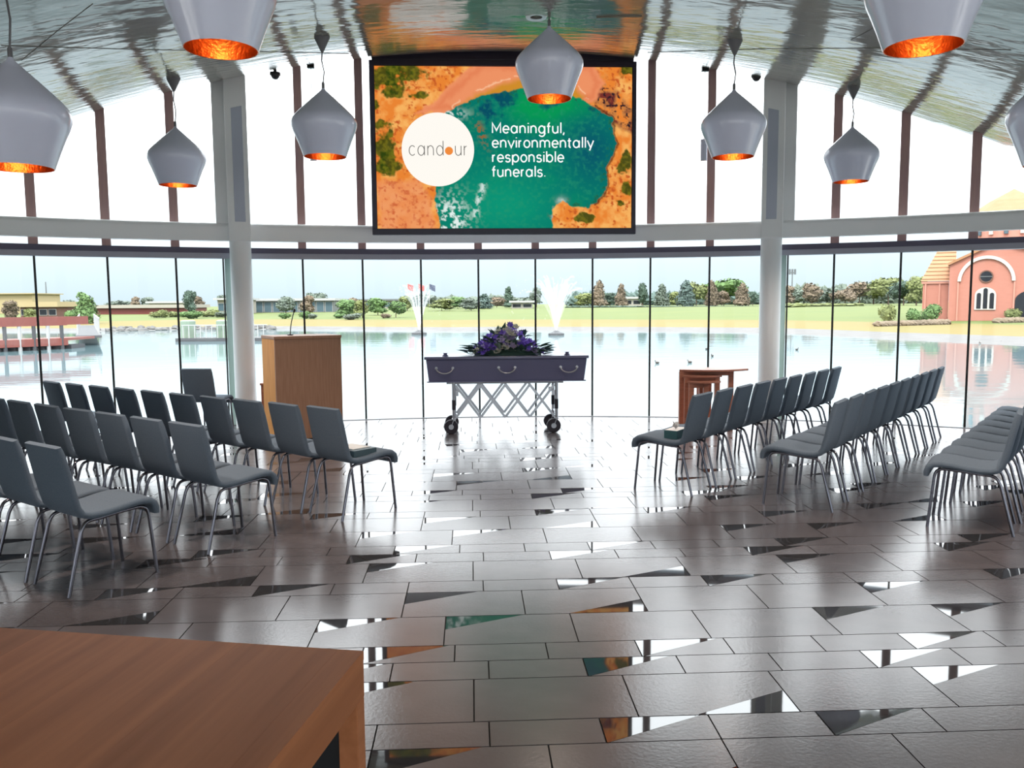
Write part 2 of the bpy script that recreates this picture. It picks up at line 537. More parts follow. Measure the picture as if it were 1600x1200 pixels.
# closing walls (beside and behind the camera)
def wall_quad(name, a, b, lab):
    a, b = Vector(a), Vector(b)
    n = (b - a).cross(Vector((0, 0, 1))).normalized() * .15
    m = MB(); N = 16
    rings = []
    for k in range(N + 1):
        p = a + (b - a) * k / N; zt = ceil_z(p.x, p.y) + .05
        rings.append([(p.x, p.y, -.5), (p.x + n.x, p.y + n.y, -.5), (p.x + n.x, p.y + n.y, zt), (p.x, p.y, zt)])
    m.loft(rings)
    return struct(m.build(name, 'wall_paint'), lab)
def fill_window_wall(name, a, b, lab, n, sill, head0, parts):
    # pale wall with tall windows added to let fill light in: piers between, band above, low sill below
    a, b = Vector(a), Vector(b); t = (b - a).normalized(); nn = t.cross(Vector((0, 0, 1))).normalized() * .15; L = (b - a).length
    w = struct(thing(name, lab, None))
    def slab(s0, s1, z0, ztop, nm, mt='wall_paint'):
        m = MB(); rings = []
        for k in range(7):
            p = a + t * (s0 + (s1 - s0) * k / 6); zt = ztop if ztop is not None else ceil_z(p.x, p.y) + .05
            rings.append([(p.x, p.y, z0), (p.x + nn.x, p.y + nn.y, z0), (p.x + nn.x, p.y + nn.y, zt), (p.x, p.y, zt)])
        m.loft(rings); return m.build(nm, mt, w)
    g0, g1 = parts; step = (g1 - g0) / n; pier = .30
    slab(0, g0, -.5, None, 'end_pier'); slab(g1, L, -.5, None, 'end_pier')
    slab(g0, g1, -.5, sill, 'sill_wall')
    for k in range(n):
        s0 = g0 + k * step
        head = max(head0, min(ceil_z(*(a + t * (s0 + e * step))[:2]) for e in (0, .5, 1)) - .18)
        slab(s0, s0 + step, head, None, 'head_wall')
        slab(s0, s0 + pier / 2, sill, head, 'pier'); slab(s0 + step - pier / 2, s0 + step, sill, head, 'pier')
        p, q = a + t * (s0 + pier / 2) + nn * .5, a + t * (s0 + step - pier / 2) + nn * .5
        MB().add([(p.x, p.y, sill), (q.x, q.y, sill), (q.x, q.y, head), (p.x, p.y, head)], [(0, 1, 2, 3)]).build('pane', 'clear_glass', w)
    return w
pl, pr = arc(ang(I0), R), arc(ang(I1), R)
fill_window_wall('wall_left', pl, (XL, YB, 0), 'pale unseen left wall of the room with windows added for fill light', 4, .5, 2.0, (6.0, 13.5))
fill_window_wall('wall_right', (XR, YB, 0), pr, 'pale unseen right wall of the room with windows added for fill light', 7, .12, 2.0, (.4, 12.8))
fill_window_wall('wall_back', (XL, YB, 0), (XR, YB, 0), 'pale unseen back wall of the room with tall windows added for fill light', 8, .08, 2.35, (.6, XR - XL - .6))

# curved glass wall
Z_GREY0, Z_GREY1, Z_DARK1, Z_BEAM0, Z_BEAM1 = 2.21, 2.28, 2.35, 2.43, 2.66
def ring_profile(prof, a0, a1, n):   # prof: list of (r, z)
    m = MB()
    m.loft([[arc(a0 + (a1 - a0) * k / n, r, z) for r, z in prof] for k in range(n + 1)])
    return m
A0, A1 = ang(I0) - .002, ang(I1) + .002
bm = [(R - .20, Z_BEAM0)] + [(R - .20, Z_BEAM1 - .09)] + [(R - .155 - .055 * math.cos(t), Z_BEAM1 - .055 + .055 * math.sin(t)) for t in (0, .5, 1.0, 1.57, 2.1)] + [(R - .06, Z_BEAM1 - .01), (R - .06, Z_BEAM0)]
struct(ring_profile(bm, A0, A1, 76).build('trim_1', 'white_steel', smooth=40), 'white curved steel beam running round the window wall')
struct(ring_profile([(R - .07, Z_GREY1), (R - .07, Z_DARK1), (R + .09, Z_DARK1), (R + .09, Z_GREY1)], A0, A1, 76).build('trim_2', 'band_dark', smooth=40), 'dark curved transom above the lower glass')
struct(ring_profile([(R - .06, Z_GREY0), (R - .06, Z_GREY1), (R + .08, Z_GREY1), (R + .08, Z_GREY0)], A0, A1, 76).build('trim_3', 'band_grey', smooth=40), 'grey curved head rail of the lower glass')
struct(ring_profile([(R - .012, .0005), (R - .012, .006), (R + .012, .006), (R + .012, .0005)], A0, A1, 76).build('trim_4', 'grey_metal', smooth=40), 'thin dark floor channel under the lower glass')

COLS = (3, 12)
def radial_box(m, a, r0, r1, w, z0, z1f):
    c, s = math.cos(a), math.sin(a)
    t = Vector((c, -s, 0)) * w / 2
    p0, p1 = arc(a, r0), arc(a, r1)
    b = [p0 - t, p0 + t, p1 + t, p1 - t]
    top = [Vector((q.x, q.y, z1f(q))) for q in b]
    m.hexa([Vector((q.x, q.y, z0)) for q in b], top)
ctop = lambda q: ceil_z(q.x, q.y) + .01
for i in range(I0, I1):
    w = struct(thing('window_%d' % (i - I0 + 1), 'tall clear glass bay of the curved window wall, %s from the left end' % ORD[i - I0], None))
    a0, a1 = ang(i), ang(i + 1)
    e = .0012
    def pane(z0, z1, r, nm):
        m = MB()
        q0, q1 = arc(a0 + e, r), arc(a1 - e, r)
        t0 = z1 if z1 else ctop(q0); t1 = z1 if z1 else ctop(q1)
        m.add([(q0.x, q0.y, z0), (q1.x, q1.y, z0), (q1.x, q1.y, t1), (q0.x, q0.y, t0)], [(0, 1, 2, 3)])
        m.build(nm, 'clear_glass', w)
    pane(.014, Z_GREY0, R, 'lower_pane')
    pane(Z_DARK1, None, R + .03, 'upper_pane')
    if i not in COLS:
        m = MB(); radial_box(m, a0, R - .012, R + .012, .026, .012, lambda q: Z_GREY0); m.build('glass_joint', 'seal_black', w)
        m = MB(); radial_box(m, a0, R - .05, R + .22, .105, Z_DARK1, ctop); m.build('mullion', 'fin_timber', w)

for i in COLS:
    a = ang(i)
    side = -1 if i == 3 else 1
    c = struct(thing('column', 'white round column %s the curved window wall with a boxed upper post' % ('left of centre in' if i == 3 else 'right of centre in'), None))
    p = arc(a, R - .215)
    MB().lathe([(.135, 0), (.135, 2.46)], 32, p, True).build('shaft', 'white_steel', c, smooth=40)
    m = MB(); radial_box(m, a, R - .36, R + .10, .27, Z_BEAM1 - .24, ctop); m.build('upper_post', 'white_steel', c, bevel=.012)
    m = MB(); radial_box(m, a + side * .0175, R - .18, R + .06, .16, Z_BEAM1 - .02, ctop); m.build('side_panel', 'white_steel', c, bevel=.008)
    m = MB(); radial_box(m, a - side * .001, R - .366, R - .30, .13, Z_BEAM1 + .0, lambda q: ceil_z(q.x, q.y) - .36); m.build('service_channel', 'post_grey', c, bevel=.004)
    m = MB(); radial_box(m, a + side * .0135, R - .03, R + .03, .085, .012, lambda q: Z_GREY0); m.build('glass_edge_strip', 'glass_edge', c)
    m = MB(); radial_box(m, a + side * .0185, R - .04, R + .0, .02, .012, lambda q: Z_GREY0); m.build('edge_seal', 'seal_black', c)

# ------------------------------------------------------------------ projection screen
def at_Y(px, py, Y):
    d = ray(px, py); p = d * (Y / d.y); p.z += EYE
    return p
SY = 11.0
p0, p1 = at_Y(590, 357, SY), at_Y(988, 105, SY)
sx0, sx1, sz0, sz1 = p0.x, p1.x, p0.z, p1.z
PXM = (sx1 - sx0) / 398.0
def SX(px): return sx0 + (px - 590) * PXM
def SZ(py): return sz1 - (py - 105) * (sz1 - sz0) / 252.0
screen = thing('projection_screen', 'large wall screen showing an aerial beach picture and white slogan text', 'screen', (0, SY, 0))
fx0, fx1, fz0, fz1 = SX(582), SX(995), SZ(367), SZ(96)
m = MB()
m.box(fx0, fx1, -.004, .08, fz0, SZ(357.5)); m.box(fx0, fx1, -.004, .08, SZ(104.5), fz1)
m.box(fx0, SX(589.5), -.004, .08, SZ(357.5), SZ(104.5)); m.box(SX(988.5), fx1, -.004, .08, SZ(357.5), SZ(104.5))
m.box(fx0 + .01, fx1 - .01, .03, .075, fz0 + .01, fz1 - .01)
m.build('frame', 'screen_frame', screen, bevel=.004)
MB().box(fx0 + .03, fx1 - .03, .02, .14, fz1 + .002, fz1 + .17).build('roller_case', 'screen_frame', screen, bevel=.02)
for px in (803, 912):
    x = SX(px); MB().tube([(x, .05, fz1), (x, .05, ceil_z(x, SY))], .012, 8).build('suspension_rod', 'camera_black', screen)

# picture: colours worked out on a fine grid
def vnoise(x, y, seed):
    r = np.random.default_rng(seed); g = r.random((64, 64))
    xi, yi = np.floor(x).astype(int), np.floor(y).astype(int)
    fx, fy = x - xi, y - yi
    fx, fy = fx * fx * (3 - 2 * fx), fy * fy * (3 - 2 * fy)
    a, b, c, d = g[yi % 64, xi % 64], g[yi % 64, (xi + 1) % 64], g[(yi + 1) % 64, xi % 64], g[(yi + 1) % 64, (xi + 1) % 64]
    return (a * (1 - fx) + b * fx) * (1 - fy) + (c * (1 - fx) + d * fx) * fy
def fbm(x, y, sc, seed, o=4):
    t = 0; a = .5; n = 0
    for k in range(o):
        t = t + a * vnoise(x * sc * 2 ** k, y * sc * 2 ** k, seed + k); n += a; a *= .5
    return t / n
NXP, NYP = 400, 254
PX, PY = np.meshgrid(np.linspace(590, 988, NXP), np.linspace(105, 357, NYP))
ux, uy = (PX - 500) / 40, PY / 40      # picture space
wx = PX + 10 * (fbm(ux, uy, 1.2, 3) - .5) + 7 * (fbm(ux, uy, 5, 21) - .5)
wy = PY + 10 * (fbm(ux, uy, 1.2, 9) - .5) + 7 * (fbm(ux, uy, 5, 33) - .5)
def poly_sdf(poly, X, Y):
    d = np.full(X.shape, 1e9); s = np.ones(X.shape)
    n = len(poly)
    for i in range(n):
        ax, ay = poly[i]; bx, by = poly[(i + 1) % n]
        ex, ey = bx - ax, by - ay
        vx, vy = X - ax, Y - ay
        t = np.clip((vx * ex + vy * ey) / (ex * ex + ey * ey + 1e-9), 0, 1)
        d = np.minimum(d, np.hypot(vx - ex * t, vy - ey * t))
        c1 = (ay <= Y) & (by > Y); c2 = (ay > Y) & (by <= Y); cr = ex * vy - ey * vx
        s = np.where((c1 & (cr > 0)) | (c2 & (cr < 0)), -s, s)
    return d * s            # negative inside
Z2 = lambda L: [(500 + a / 2.6667, b / 2.6667) for a, b in L]
bay = Z2([(520, 470), (600, 425), (640, 410), (720, 388), (800, 378), (900, 372), (1000, 392), (1080, 405), (1130, 435), (1180, 470), (1225, 500), (1228, 600), (1215, 650), (1192, 700), (1196, 770), (1180, 820), (1120, 868), (1050, 862), (1015, 835), (985, 850), (970, 890), (975, 1000), (490, 1000), (500, 900), (480, 850), (490, 780), (540, 700), (540, 600), (515, 520)])
shallow = Z2([(560, 440), (650, 385), (740, 350), (860, 325), (960, 325), (1060, 350), (1110, 400), (1080, 430), (900, 430), (700, 430)])
beach = Z2([(400, 480), (470, 430), (540, 360), (620, 290), (680, 255), (1150, 255), (1190, 340), (1150, 420), (1080, 440), (560, 470)])
C = lambda *c: np.array(srgb(*c)[:3])
def mixc(a, b, t):
    t = np.clip(t, 0, 1)[..., None]; return a * (1 - t) + b * t
n1, n2, n3 = fbm(ux, uy, 1.0, 40), fbm(ux, uy, 3.5, 50), fbm(ux, uy, 9, 60)
img = mixc(np.ones(PX.shape + (3,)) * C(232, 132, 52), C(246, 178, 96), (n2 - .35) * 3)
img = mixc(img, C(196, 92, 40), (n3 - .56) * 6 * (n1 > .4))
# right cliffs dark maroon
cl = poly_sdf(Z2([(1130, 270), (1210, 340), (1260, 420), (1310, 480), (1310, 560), (1240, 520), (1180, 450), (1110, 400)]), wx, wy)
img = mixc(img, C(120, 50, 44), np.clip((6 - cl) / 8, 0, 1) * np.clip((n2 - .38) * 3.2, 0, 1))
img = mixc(img, C(40, 30, 40), np.clip((3 - cl) / 6, 0, 1) * np.clip((n3 - .55) * 7, 0, 1))
# smooth lower left sand
ls = poly_sdf(Z2([(240, 760), (420, 745), (470, 830), (480, 960), (240, 960)]), wx, wy)
img = mixc(img, C(236, 150, 100), np.clip((3 - ls) / 8, 0, 1) * (.45 + .55 * n2))
img = mixc(img, C(206, 104, 60), np.clip((n3 - .55) * 4, 0, 1) * np.clip((3 - ls) / 8, 0, 1))
# beach, wet band
bd = poly_sdf(beach, wx, wy)
img = mixc(img, C(236, 146, 100), (2 - bd) / 5)
img = mixc(img, C(222, 120, 78), np.exp(-((bd + 10) / 5) ** 2) * .6)
sd_ = poly_sdf(shallow, wx, wy)
img = mixc(img, C(206, 140, 44), (2 - sd_) / 10)
img = mixc(img, C(250, 200, 160), np.exp(-((sd_ - 3) / 1.2) ** 2) * .8 * (n2 > .45))
# vegetation patches
def veg(cx, cy, rx, ry, k=1.0):
    e = 1 - np.hypot((wx - cx) / rx, (wy - cy) / ry)
    return np.clip((e + (n2 - .5) * 1.6) * 4, 0, 1) * k
for cx, cy, rx, ry in ((610, 120, 32, 28), (640, 112, 34, 14), (620, 140, 22, 16), (600, 195, 12, 10), (604, 225, 18, 26), (612, 255, 20, 18), (596, 262, 14, 14), (655, 148, 12, 8), (978, 110, 14, 12), (975, 255, 12, 16), (980, 295, 10, 14), (915, 342, 18, 8), (968, 318, 6, 6), (590, 165, 9, 8)):
    img = mixc(img, mixc(np.ones(PX.shape + (3,)) * C(46, 66, 16), C(112, 112, 28), (n3 - .35) * 2.5), veg(cx, cy, rx, ry, .95))
# water
b_ = poly_sdf(bay, wx, wy)
water = mixc(np.ones(PX.shape + (3,)) * C(8, 118, 104), C(8, 150, 84), np.exp(-(((PX - 850) / 60) ** 2 + ((PY - 165) / 30) ** 2)) * 1.2 + (n1 - .5))
water = mixc(water, C(10, 84, 104), np.exp(-(((PX - 925) / 40) ** 2 + ((PY - 235) / 50) ** 2)) * .9)
water = mixc(water, C(14, 150, 118), np.exp(-(((PX - 780) / 90) ** 2 + ((PY - 320) / 55) ** 2)) * .9)
for cx, cy, rx, ry in ((785, 158, 22, 20), (862, 163, 16, 10), (940, 165, 18, 14), (760, 170, 16, 20)):
    water = mixc(water, C(8, 62, 96), np.clip((1 - np.hypot((wx - cx) / rx, (wy - cy) / ry) + (n2 - .5) * 2) * 2, 0, 1) * .8)
water = mixc(water, C(24, 40, 34), np.clip((n3 - .58) * 8, 0, 1) * np.exp(-((b_ + 4) / 5) ** 2) * .9)
water = mixc(water, C(40, 150, 110), (n3 - .5) * 1.4)
foam = np.clip((n3 - .46) * 6, 0, 1) * np.exp(-(((PX - 702) / 26) ** 2 + ((PY - 345) / 34) ** 2)) * 1.4
foam = foam + np.clip((n3 - .45) * 6, 0, 1) * np.exp(-((PX - 749 - 6 * np.sin(PY / 14)) / 5) ** 2) * ((PY > 285) & (PY < 340)) * .8
foam = foam + np.clip((n3 - .42) * 6, 0, 1) * np.exp(-(((PX - 705) / 22) ** 2 + ((PY - 178) / 7) ** 2)) + np.exp(-(((PX - 878) / 7) ** 2 + ((PY - 314) / 6) ** 2)) * n3
foam = foam + np.clip((n3 - .5) * 6, 0, 1) * np.exp(-(((PX - 868) / 6) ** 2 + ((PY - 340) / 16) ** 2)) * .8
water = mixc(water, C(226, 240, 236), foam)
img = mixc(img, water, (.8 - b_) / 1.6)
img = mixc(img, C(60, 30, 24), np.exp(-((b_ - 1.5) / 1.6) ** 2) * (PX > 930) * .8)
rk = np.exp(-(((PX - 752 - (PY - 205) * .35) / 6) ** 2 + ((PY - 208) / 20) ** 2)) * (n3 > .5)
img = mixc(img, C(150, 96, 50), rk)
me = bpy.data.meshes.new('picture')
vv = np.stack([sx0 + (PX - 590) * PXM, np.full(PX.shape, .012), sz1 - (PY - 105) * (sz1 - sz0) / 252.0], -1).reshape(-1, 3)
ii = np.arange((NYP - 1) * (NXP - 1)); r_, c_ = ii // (NXP - 1), ii % (NXP - 1)
a_ = r_ * NXP + c_
me.from_pydata(vv.tolist(), [], np.stack([a_, a_ + NXP, a_ + NXP + 1, a_ + 1], -1).tolist())
at = me.color_attributes.new('picture', 'FLOAT_COLOR', 'POINT')
at.data.foreach_set('color', np.concatenate([np.clip(img, 0, 1), np.ones(img.shape[:2] + (1,))], -1).astype(np.float32).ravel())
def _pic(n, l):
    a = n.new('ShaderNodeVertexColor'); a.layer_name = 'picture'
    e = n.new('ShaderNodeEmission'); e.inputs['Strength'].default_value = .60
    l.new(a.outputs['Color'], e.inputs['Color']); return e.outputs[0]
shader_mat('screen_picture', _pic)
me.materials.append(MATS['screen_picture'])
put('picture', me, screen)

def glow(name, col, k=.62):
    def fn(n, l):
        e = n.new('ShaderNodeEmission'); e.inputs['Color'].default_value = col; e.inputs['Strength'].default_value = k; return e.outputs[0]
    shader_mat(name, fn)
glow('screen_white', srgb(255, 255, 255)); glow('screen_disc', srgb(250, 246, 238)); glow('screen_grey', srgb(110, 108, 104)); glow('screen_orange', srgb(236, 138, 62))
def disc(name, px, py, rp, m_, y):
    n = 64; vs = [(SX(px) + rp * PXM * math.cos(2 * math.pi * k / n), y, SZ(py) + rp * PXM * math.sin(2 * math.pi * k / n)) for k in range(n)]
    MB().add(vs, [tuple(range(n))]).build(name, m_, screen)
disc('logo_disc', 685.5, 233.5, 56, 'screen_disc', .008)
disc('logo_dot', 702.5, 235.5, 6.2, 'screen_orange', .005)

# geometric sans lettering drawn as strokes: unit = x-height
def arc_pts(cx, cy, r, a0, a1, n=18, ry=None):
    ry = ry or r
    return [(cx + r * math.cos(math.radians(a0 + (a1 - a0) * k / n)), cy + ry * math.sin(math.radians(a0 + (a1 - a0) * k / n))) for k in range(n + 1)]
GLY = {
    'M': (1.55, [[(.12, 0), (.12, 1.4), (.75, .35), (1.38, 1.4), (1.38, 0)]]),
    'e': (1.12, [[(.1, .5)] + [(1.0, .5)] + arc_pts(.55, .5, .45, 0, 318, 26, .5)[1:]]),
    'a': (1.22, [arc_pts(.55, .5, .45, 0, 360, 26, .5), [(1.02, 1.0), (1.02, 0)]]),
    'n': (1.12, [[(.12, 0), (.12, 1.0)], [(.12, .55)] + arc_pts(.52, .58, .4, 180, 0, 14, .42) + [(.92, 0)]]),
    'i': (.32, [[(.16, 0), (.16, 1.0)], [(.16, 1.3), (.16, 1.42)]]),
    'g': (1.22, [arc_pts(.55, .5, .45, 0, 360, 26, .5), [(1.02, 1.0), (1.02, -.05)] + arc_pts(.56, -.05, .46, 0, -150, 14, .42)]),
    'f': (.66, [[(.25, 0), (.25, 1.15)] + arc_pts(.5, 1.15, .25, 180, 95, 8, .3), [(.0, .95), (.55, .95)]]),
    'u': (1.1, [[(.12, 1.0), (.12, .45)] + arc_pts(.52, .42, .4, 180, 360, 14, .42) + [(.92, 1.0)], [(.92, .5), (.92, 0)]]),
    'l': (.32, [[(.16, 0), (.16, 1.5)]]),
    ',': (.34, [[(.2, .1), (.08, -.28)]]),
    '.': (.34, [[(.17, .02), (.17, .13)]]),
    'v': (1.0, [[(.02, 1.0), (.5, 0), (.98, 1.0)]]),
    'r': (.66, [[(.12, 0), (.12, 1.0)], [(.12, .6)] + arc_pts(.5, .6, .38, 180, 95, 8, .36)]),
    'o': (1.12, [arc_pts(.55, .5, .45, 0, 360, 26, .5)]),
    'm': (1.75, [[(.12, 0), (.12, 1.0)], [(.12, .6)] + arc_pts(.48, .62, .36, 180, 0, 12, .38) + [(.84, 0)], [(.84, .6)] + arc_pts(1.2, .62, .36, 180, 0, 12, .38) + [(1.56, 0)]]),
    't': (.66, [[(.25, 1.3), (.25, .25)] + arc_pts(.48, .25, .23, 180, 270, 6, .25), [(.0, .95), (.55, .95)]]),
    'y': (1.0, [[(.02, 1.0), (.5, 0)], [(.98, 1.0), (.36, -.42)]]),
    's': (.92, [arc_pts(.45, .73, .32, 20, 250, 12, .25) + arc_pts(.45, .25, .35, 80, -160, 12, .26)]),
    'p': (1.22, [arc_pts(.62, .5, .45, 0, 360, 26, .5), [(.14, 1.0), (.14, -.45)]]),
    'b': (1.22, [arc_pts(.62, .5, .45, 0, 360, 26, .5), [(.14, 1.5), (.14, 0)]]),
    'd': (1.22, [arc_pts(.55, .5, .45, 0, 360, 26, .5), [(1.02, 1.5), (1.02, 0)]]),
    'c': (1.08, [arc_pts(.55, .5, .45, 45, 315, 22, .5)]),
}
def lettering(name, text, px0, px1, base, xh, wt, m_, y, skip=''):
    tot = sum(GLY[c][0] + .14 for c in text) - .14
    sx = (px1 - px0) / tot
    cur = px0; zz = y
    for c in text:
        w, strokes = GLY[c]; m = MB()
        if c not in skip:
            for st in strokes:
                P = [Vector((cur + a * sx, base - b * xh, 0)) for a, b in st]
                L, Rr = [], []
                for i, p in enumerate(P):
                    closed = (P[0] - P[-1]).length < .01 and len(P) > 4
                    pv = P[i - 1] if i > 0 else (P[-2] if closed else None)
                    nx_ = P[i + 1] if i < len(P) - 1 else (P[1] if closed else None)
                    d1 = (p - pv).normalized() if pv is not None else None
                    d2 = (nx_ - p).normalized() if nx_ is not None else None
                    d1 = d1 or d2; d2 = d2 or d1
                    n1_, n2_ = Vector((-d1.y, d1.x, 0)), Vector((-d2.y, d2.x, 0))
                    nn = (n1_ + n2_); nn = nn.normalized() if nn.length > .2 else n1_
                    k = wt / 2 / max(nn.dot(n1_), .45)
                    L.append(p + nn * k); Rr.append(p - nn * k)
                for i in range(len(P) - 1):
                    m.add([(SX(q.x), zz, SZ(q.y)) for q in (L[i], Rr[i], Rr[i + 1], L[i + 1])], [(0, 1, 2, 3)])
                zz -= .00006
        cur += (w + .14) * sx
        if m.v: m.build(name, m_, screen)
for t_, x1_, b_y in (('Meaningful,', 883, 207.5), ('environmentally', 928, 230), ('responsible', 882, 252.5), ('funerals.', 853, 275.5)):
    lettering('letter', t_, 769, x1_, b_y, 11.0, 2.05, 'screen_white', .006)
lettering('logo_letter', 'candour', 640, 732, 242.5, 15.0, 1.25, 'screen_grey', .006, skip='o')

# ------------------------------------------------------------------ pendant lamps
PROF = [(.010, 0), (.020, -.022), (.070, -.068), (.140, -.132), (.208, -.196), (.254, -.242), (.277, -.272), (.289, -.305), (.288, -.338), (.275, -.378), (.250, -.435), (.220, -.512), (.187, -.603)]
PIN = [(max(r - .008, .002), z - .004) for r, z in PROF[2:]]; PIN[-1] = (PROF[-1][0] - .005, PROF[-1][1] + .001)
lamp_shade = MB().lathe(PROF, 48).mesh('shade', 'lamp_lacquer', 50)
lamp_lining = MB().lathe(PIN, 48).lathe([PIN[-1], PROF[-1]], 48).mesh('lining', 'copper_lining', 60)
lamp_bulb = MB().blob((0, 0, -.36), (.05, .05, .065), 3, 0).mesh('bulb', 'bulb_glow', 60)
lamp_stem = MB().lathe([(.007, .05), (.013, .04), (.013, -.02)], 12).mesh('stem', 'cord_grey', 60)
canopy = MB().lathe([(.004, -.14), (.012, -.13), (.07, -.005), (.07, .01)], 24).mesh('canopy', 'cord_grey', 50)
def pendant(px, py, Y, label):
    p = at_Y(px, py, Y)
    t = thing('pendant_lamp', label, 'lamp', p, 0, 'teardrop pendant lamps')
    for nm, me_ in (('shade', lamp_shade), ('lining', lamp_lining), ('bulb', lamp_bulb), ('stem', lamp_stem)): put(nm, me_, t)
    ld = bpy.data.lights.new('lamp_light', 'SPOT'); ld.energy = 62; ld.color = (1.0, .84, .72); ld.spot_size = math.radians(125); ld.spot_blend = .7; ld.shadow_soft_size = .06
    put('lamp_light', ld, t, (0, 0, -.59))
    zt = ceil_z(p.x, p.y) - p.z
    if zt > .2:
        put('canopy', canopy, t, (0, 0, zt))
        k = .012
        MB().tube([(0, 0, .04), (k, 0, .04 + (zt - .16) * .35), (-k * .6, 0, .04 + (zt - .16) * .7), (0, 0, zt - .12)], .006, 6).build('cord', 'cord_grey', t, smooth=60)
    else:
        MB().tube([(0, 0, .04), (0, 0, max(zt, .06))], .006, 6).build('cord', 'cord_grey', t)
    return t
for px, py, wpx, lab in ((505, 137, 98, 'grey teardrop pendant lamp hanging just left of the screen'), (274, 197, 84, 'grey teardrop pendant lamp left of the left column'),
                         (16, 88, 155, 'grey teardrop pendant lamp cut by the left picture edge'), (1147, 139, 99, 'grey teardrop pendant lamp hanging just right of the screen'),
                         (1332, 197, 82, 'grey teardrop pendant lamp right of the right column'), (1664, 92, 155, 'grey teardrop pendant lamp barely showing at the right picture edge'),
                         (858, 40, 104, 'grey teardrop pendant lamp hanging in front of the screen top'),
                         (338, -112, 166, 'large near pendant lamp cut by the top edge, left, glowing copper inside'), (1450, -122, 178, 'large near pendant lamp cut by the top edge, right, glowing copper inside')):
    pendant(px, py, F * .58 / wpx, lab)

# small cylinder spots and dome cameras
for (cx_, ct, cb, top, side) in ((489, 218, 252, 108, 'left'), (1100, 218, 252, 110, 'right')):
    Yd = 10.9
    a, b = at_Y(cx_, ct, Yd), at_Y(cx_, cb, Yd)
    t = thing('cylinder_spotlight', 'slim grey cylinder spotlight hung on a wire %s of the screen' % side, 'lamp', (a.x, Yd, b.z))
    h = a.z - b.z
    MB().lathe([(.036, 0), (.042, .004), (.042, h), (.006, h + .006)], 20, cap=False).build('housing', 'lamp_lacquer', t, smooth=40)
    MB().lathe([(.001, .012), (.036, .012)], 20).build('lens', 'bulb_glow', t)
    zt = ceil_z(a.x, Yd) - b.z
    MB().tube([(0, 0, h), (0, 0, zt)], .004, 6).build('wire', 'cord_grey', t)
    MB().box(-.045, .045, -.03, .03, zt - .05, zt + .035).build('mount', 'camera_black', t, bevel=.006)
for px, py, side in ((430, 118, 'left'), (1182, 121, 'right')):
    d = ray(px, py); k = (10.9 if side == 'left' else 10.7) / d.y; p = d * k
    z = ceil_z(p.x, p.y); zw = EYE + p.z
    t = thing('dome_camera', 'small black dome camera under the ceiling edge near the %s column' % side, 'camera', (p.x, p.y, zw))
    MB().lathe([(.001, -.05), (.03, -.042), (.052, -.015), (.056, .008)], 20).build('dome', 'camera_black', t, smooth=60)
    MB().lathe([(.066, .005), (.066, .035), (.02, .05), (.02, max(z - zw + .01, .06))], 20).build('housing', 'camera_black', t, smooth=40)
q = [ceil_at(*c) for c in ((932, 26), (1003, 24), (997, 39), (928, 41))]
tag(MB().loft([[v + Vector((0, 0, -.012)) for v in q], [v + Vector((0, 0, .01)) for v in q]]).build('ceiling_hatch', 'ceiling_lacquer'), 'square access hatch flush in the ceiling above the screen', 'hatch')
p = ceil_at(838, 26)
t = thing('downlight', 'small round recessed downlight in the ceiling above the screen', 'light', p)
MB().lathe([(.05, -.006), (.085, -.012), (.09, .0), (.085, .012)], 24).build('trim_ring', 'white_steel', t, smooth=40)
MB().lathe([(.001, .012), (.055, .002)], 24).build('lens', 'ceiling_seam', t)

# ------------------------------------------------------------------ chairs
def rr_ring(c, u, w, hw, ht, r, n=4):   # rounded rectangle ring around c, axes u (width) and w (thickness)
    out = []
    for sx_, sy_, a0_ in ((1, 1, 0), (-1, 1, 90), (-1, -1, 180), (1, -1, 270)):
        for k in range(n):
            a = math.radians(a0_ + 90 * k / (n - 1))
            out.append(c + u * (sx_ * (hw - r) + r * math.cos(a)) + w * (sy_ * (ht - r) + r * math.sin(a)))
    return out
SIDE = [(-.275, .835, .192), (-.262, .79, .197), (-.243, .71, .200), (-.225, .62, .201), (-.207, .54, .201), (-.190, .475, .200), (-.165, .442, .200), (-.125, .428, .200),
        (-.05, .426, .201), (.03, .434, .203), (.11, .446, .204), (.18, .452, .204), (.23, .446, .204), (.260, .424, .203), (.272, .392, .200), (.275, .362, .196)]
def chair_part(i0, i1, ht):
    rings = []
    for i in range(i0, i1 + 1):
        y, z, hw = SIDE[i]
        a, b = SIDE[max(i - 1, 0)], SIDE[min(i + 1, len(SIDE) - 1)]
        t = Vector((0, b[0] - a[0], b[1] - a[1])).normalized()
        nrm = Vector((0, -t.z, t.y))
        th = ht * (.75 if i in (0, len(SIDE) - 1) else 1)
        rings.append(rr_ring(Vector((0, y, z)), Vector((1, 0, 0)), nrm, hw, th, th * .95))
    return MB().loft(rings)
chair_back = chair_part(0, 6, .021).mesh('backrest', 'chair_fabric', 50)
chair_seat = chair_part(6, 15, .021).mesh('seat', 'chair_fabric', 50)
def bez(a, b, c, n=6):
    a, b, c = Vector(a), Vector(b), Vector(c)
    return [a * (1 - t) ** 2 + b * 2 * t * (1 - t) + c * t * t for t in [k / n for k in range(n + 1)]]
legs = []
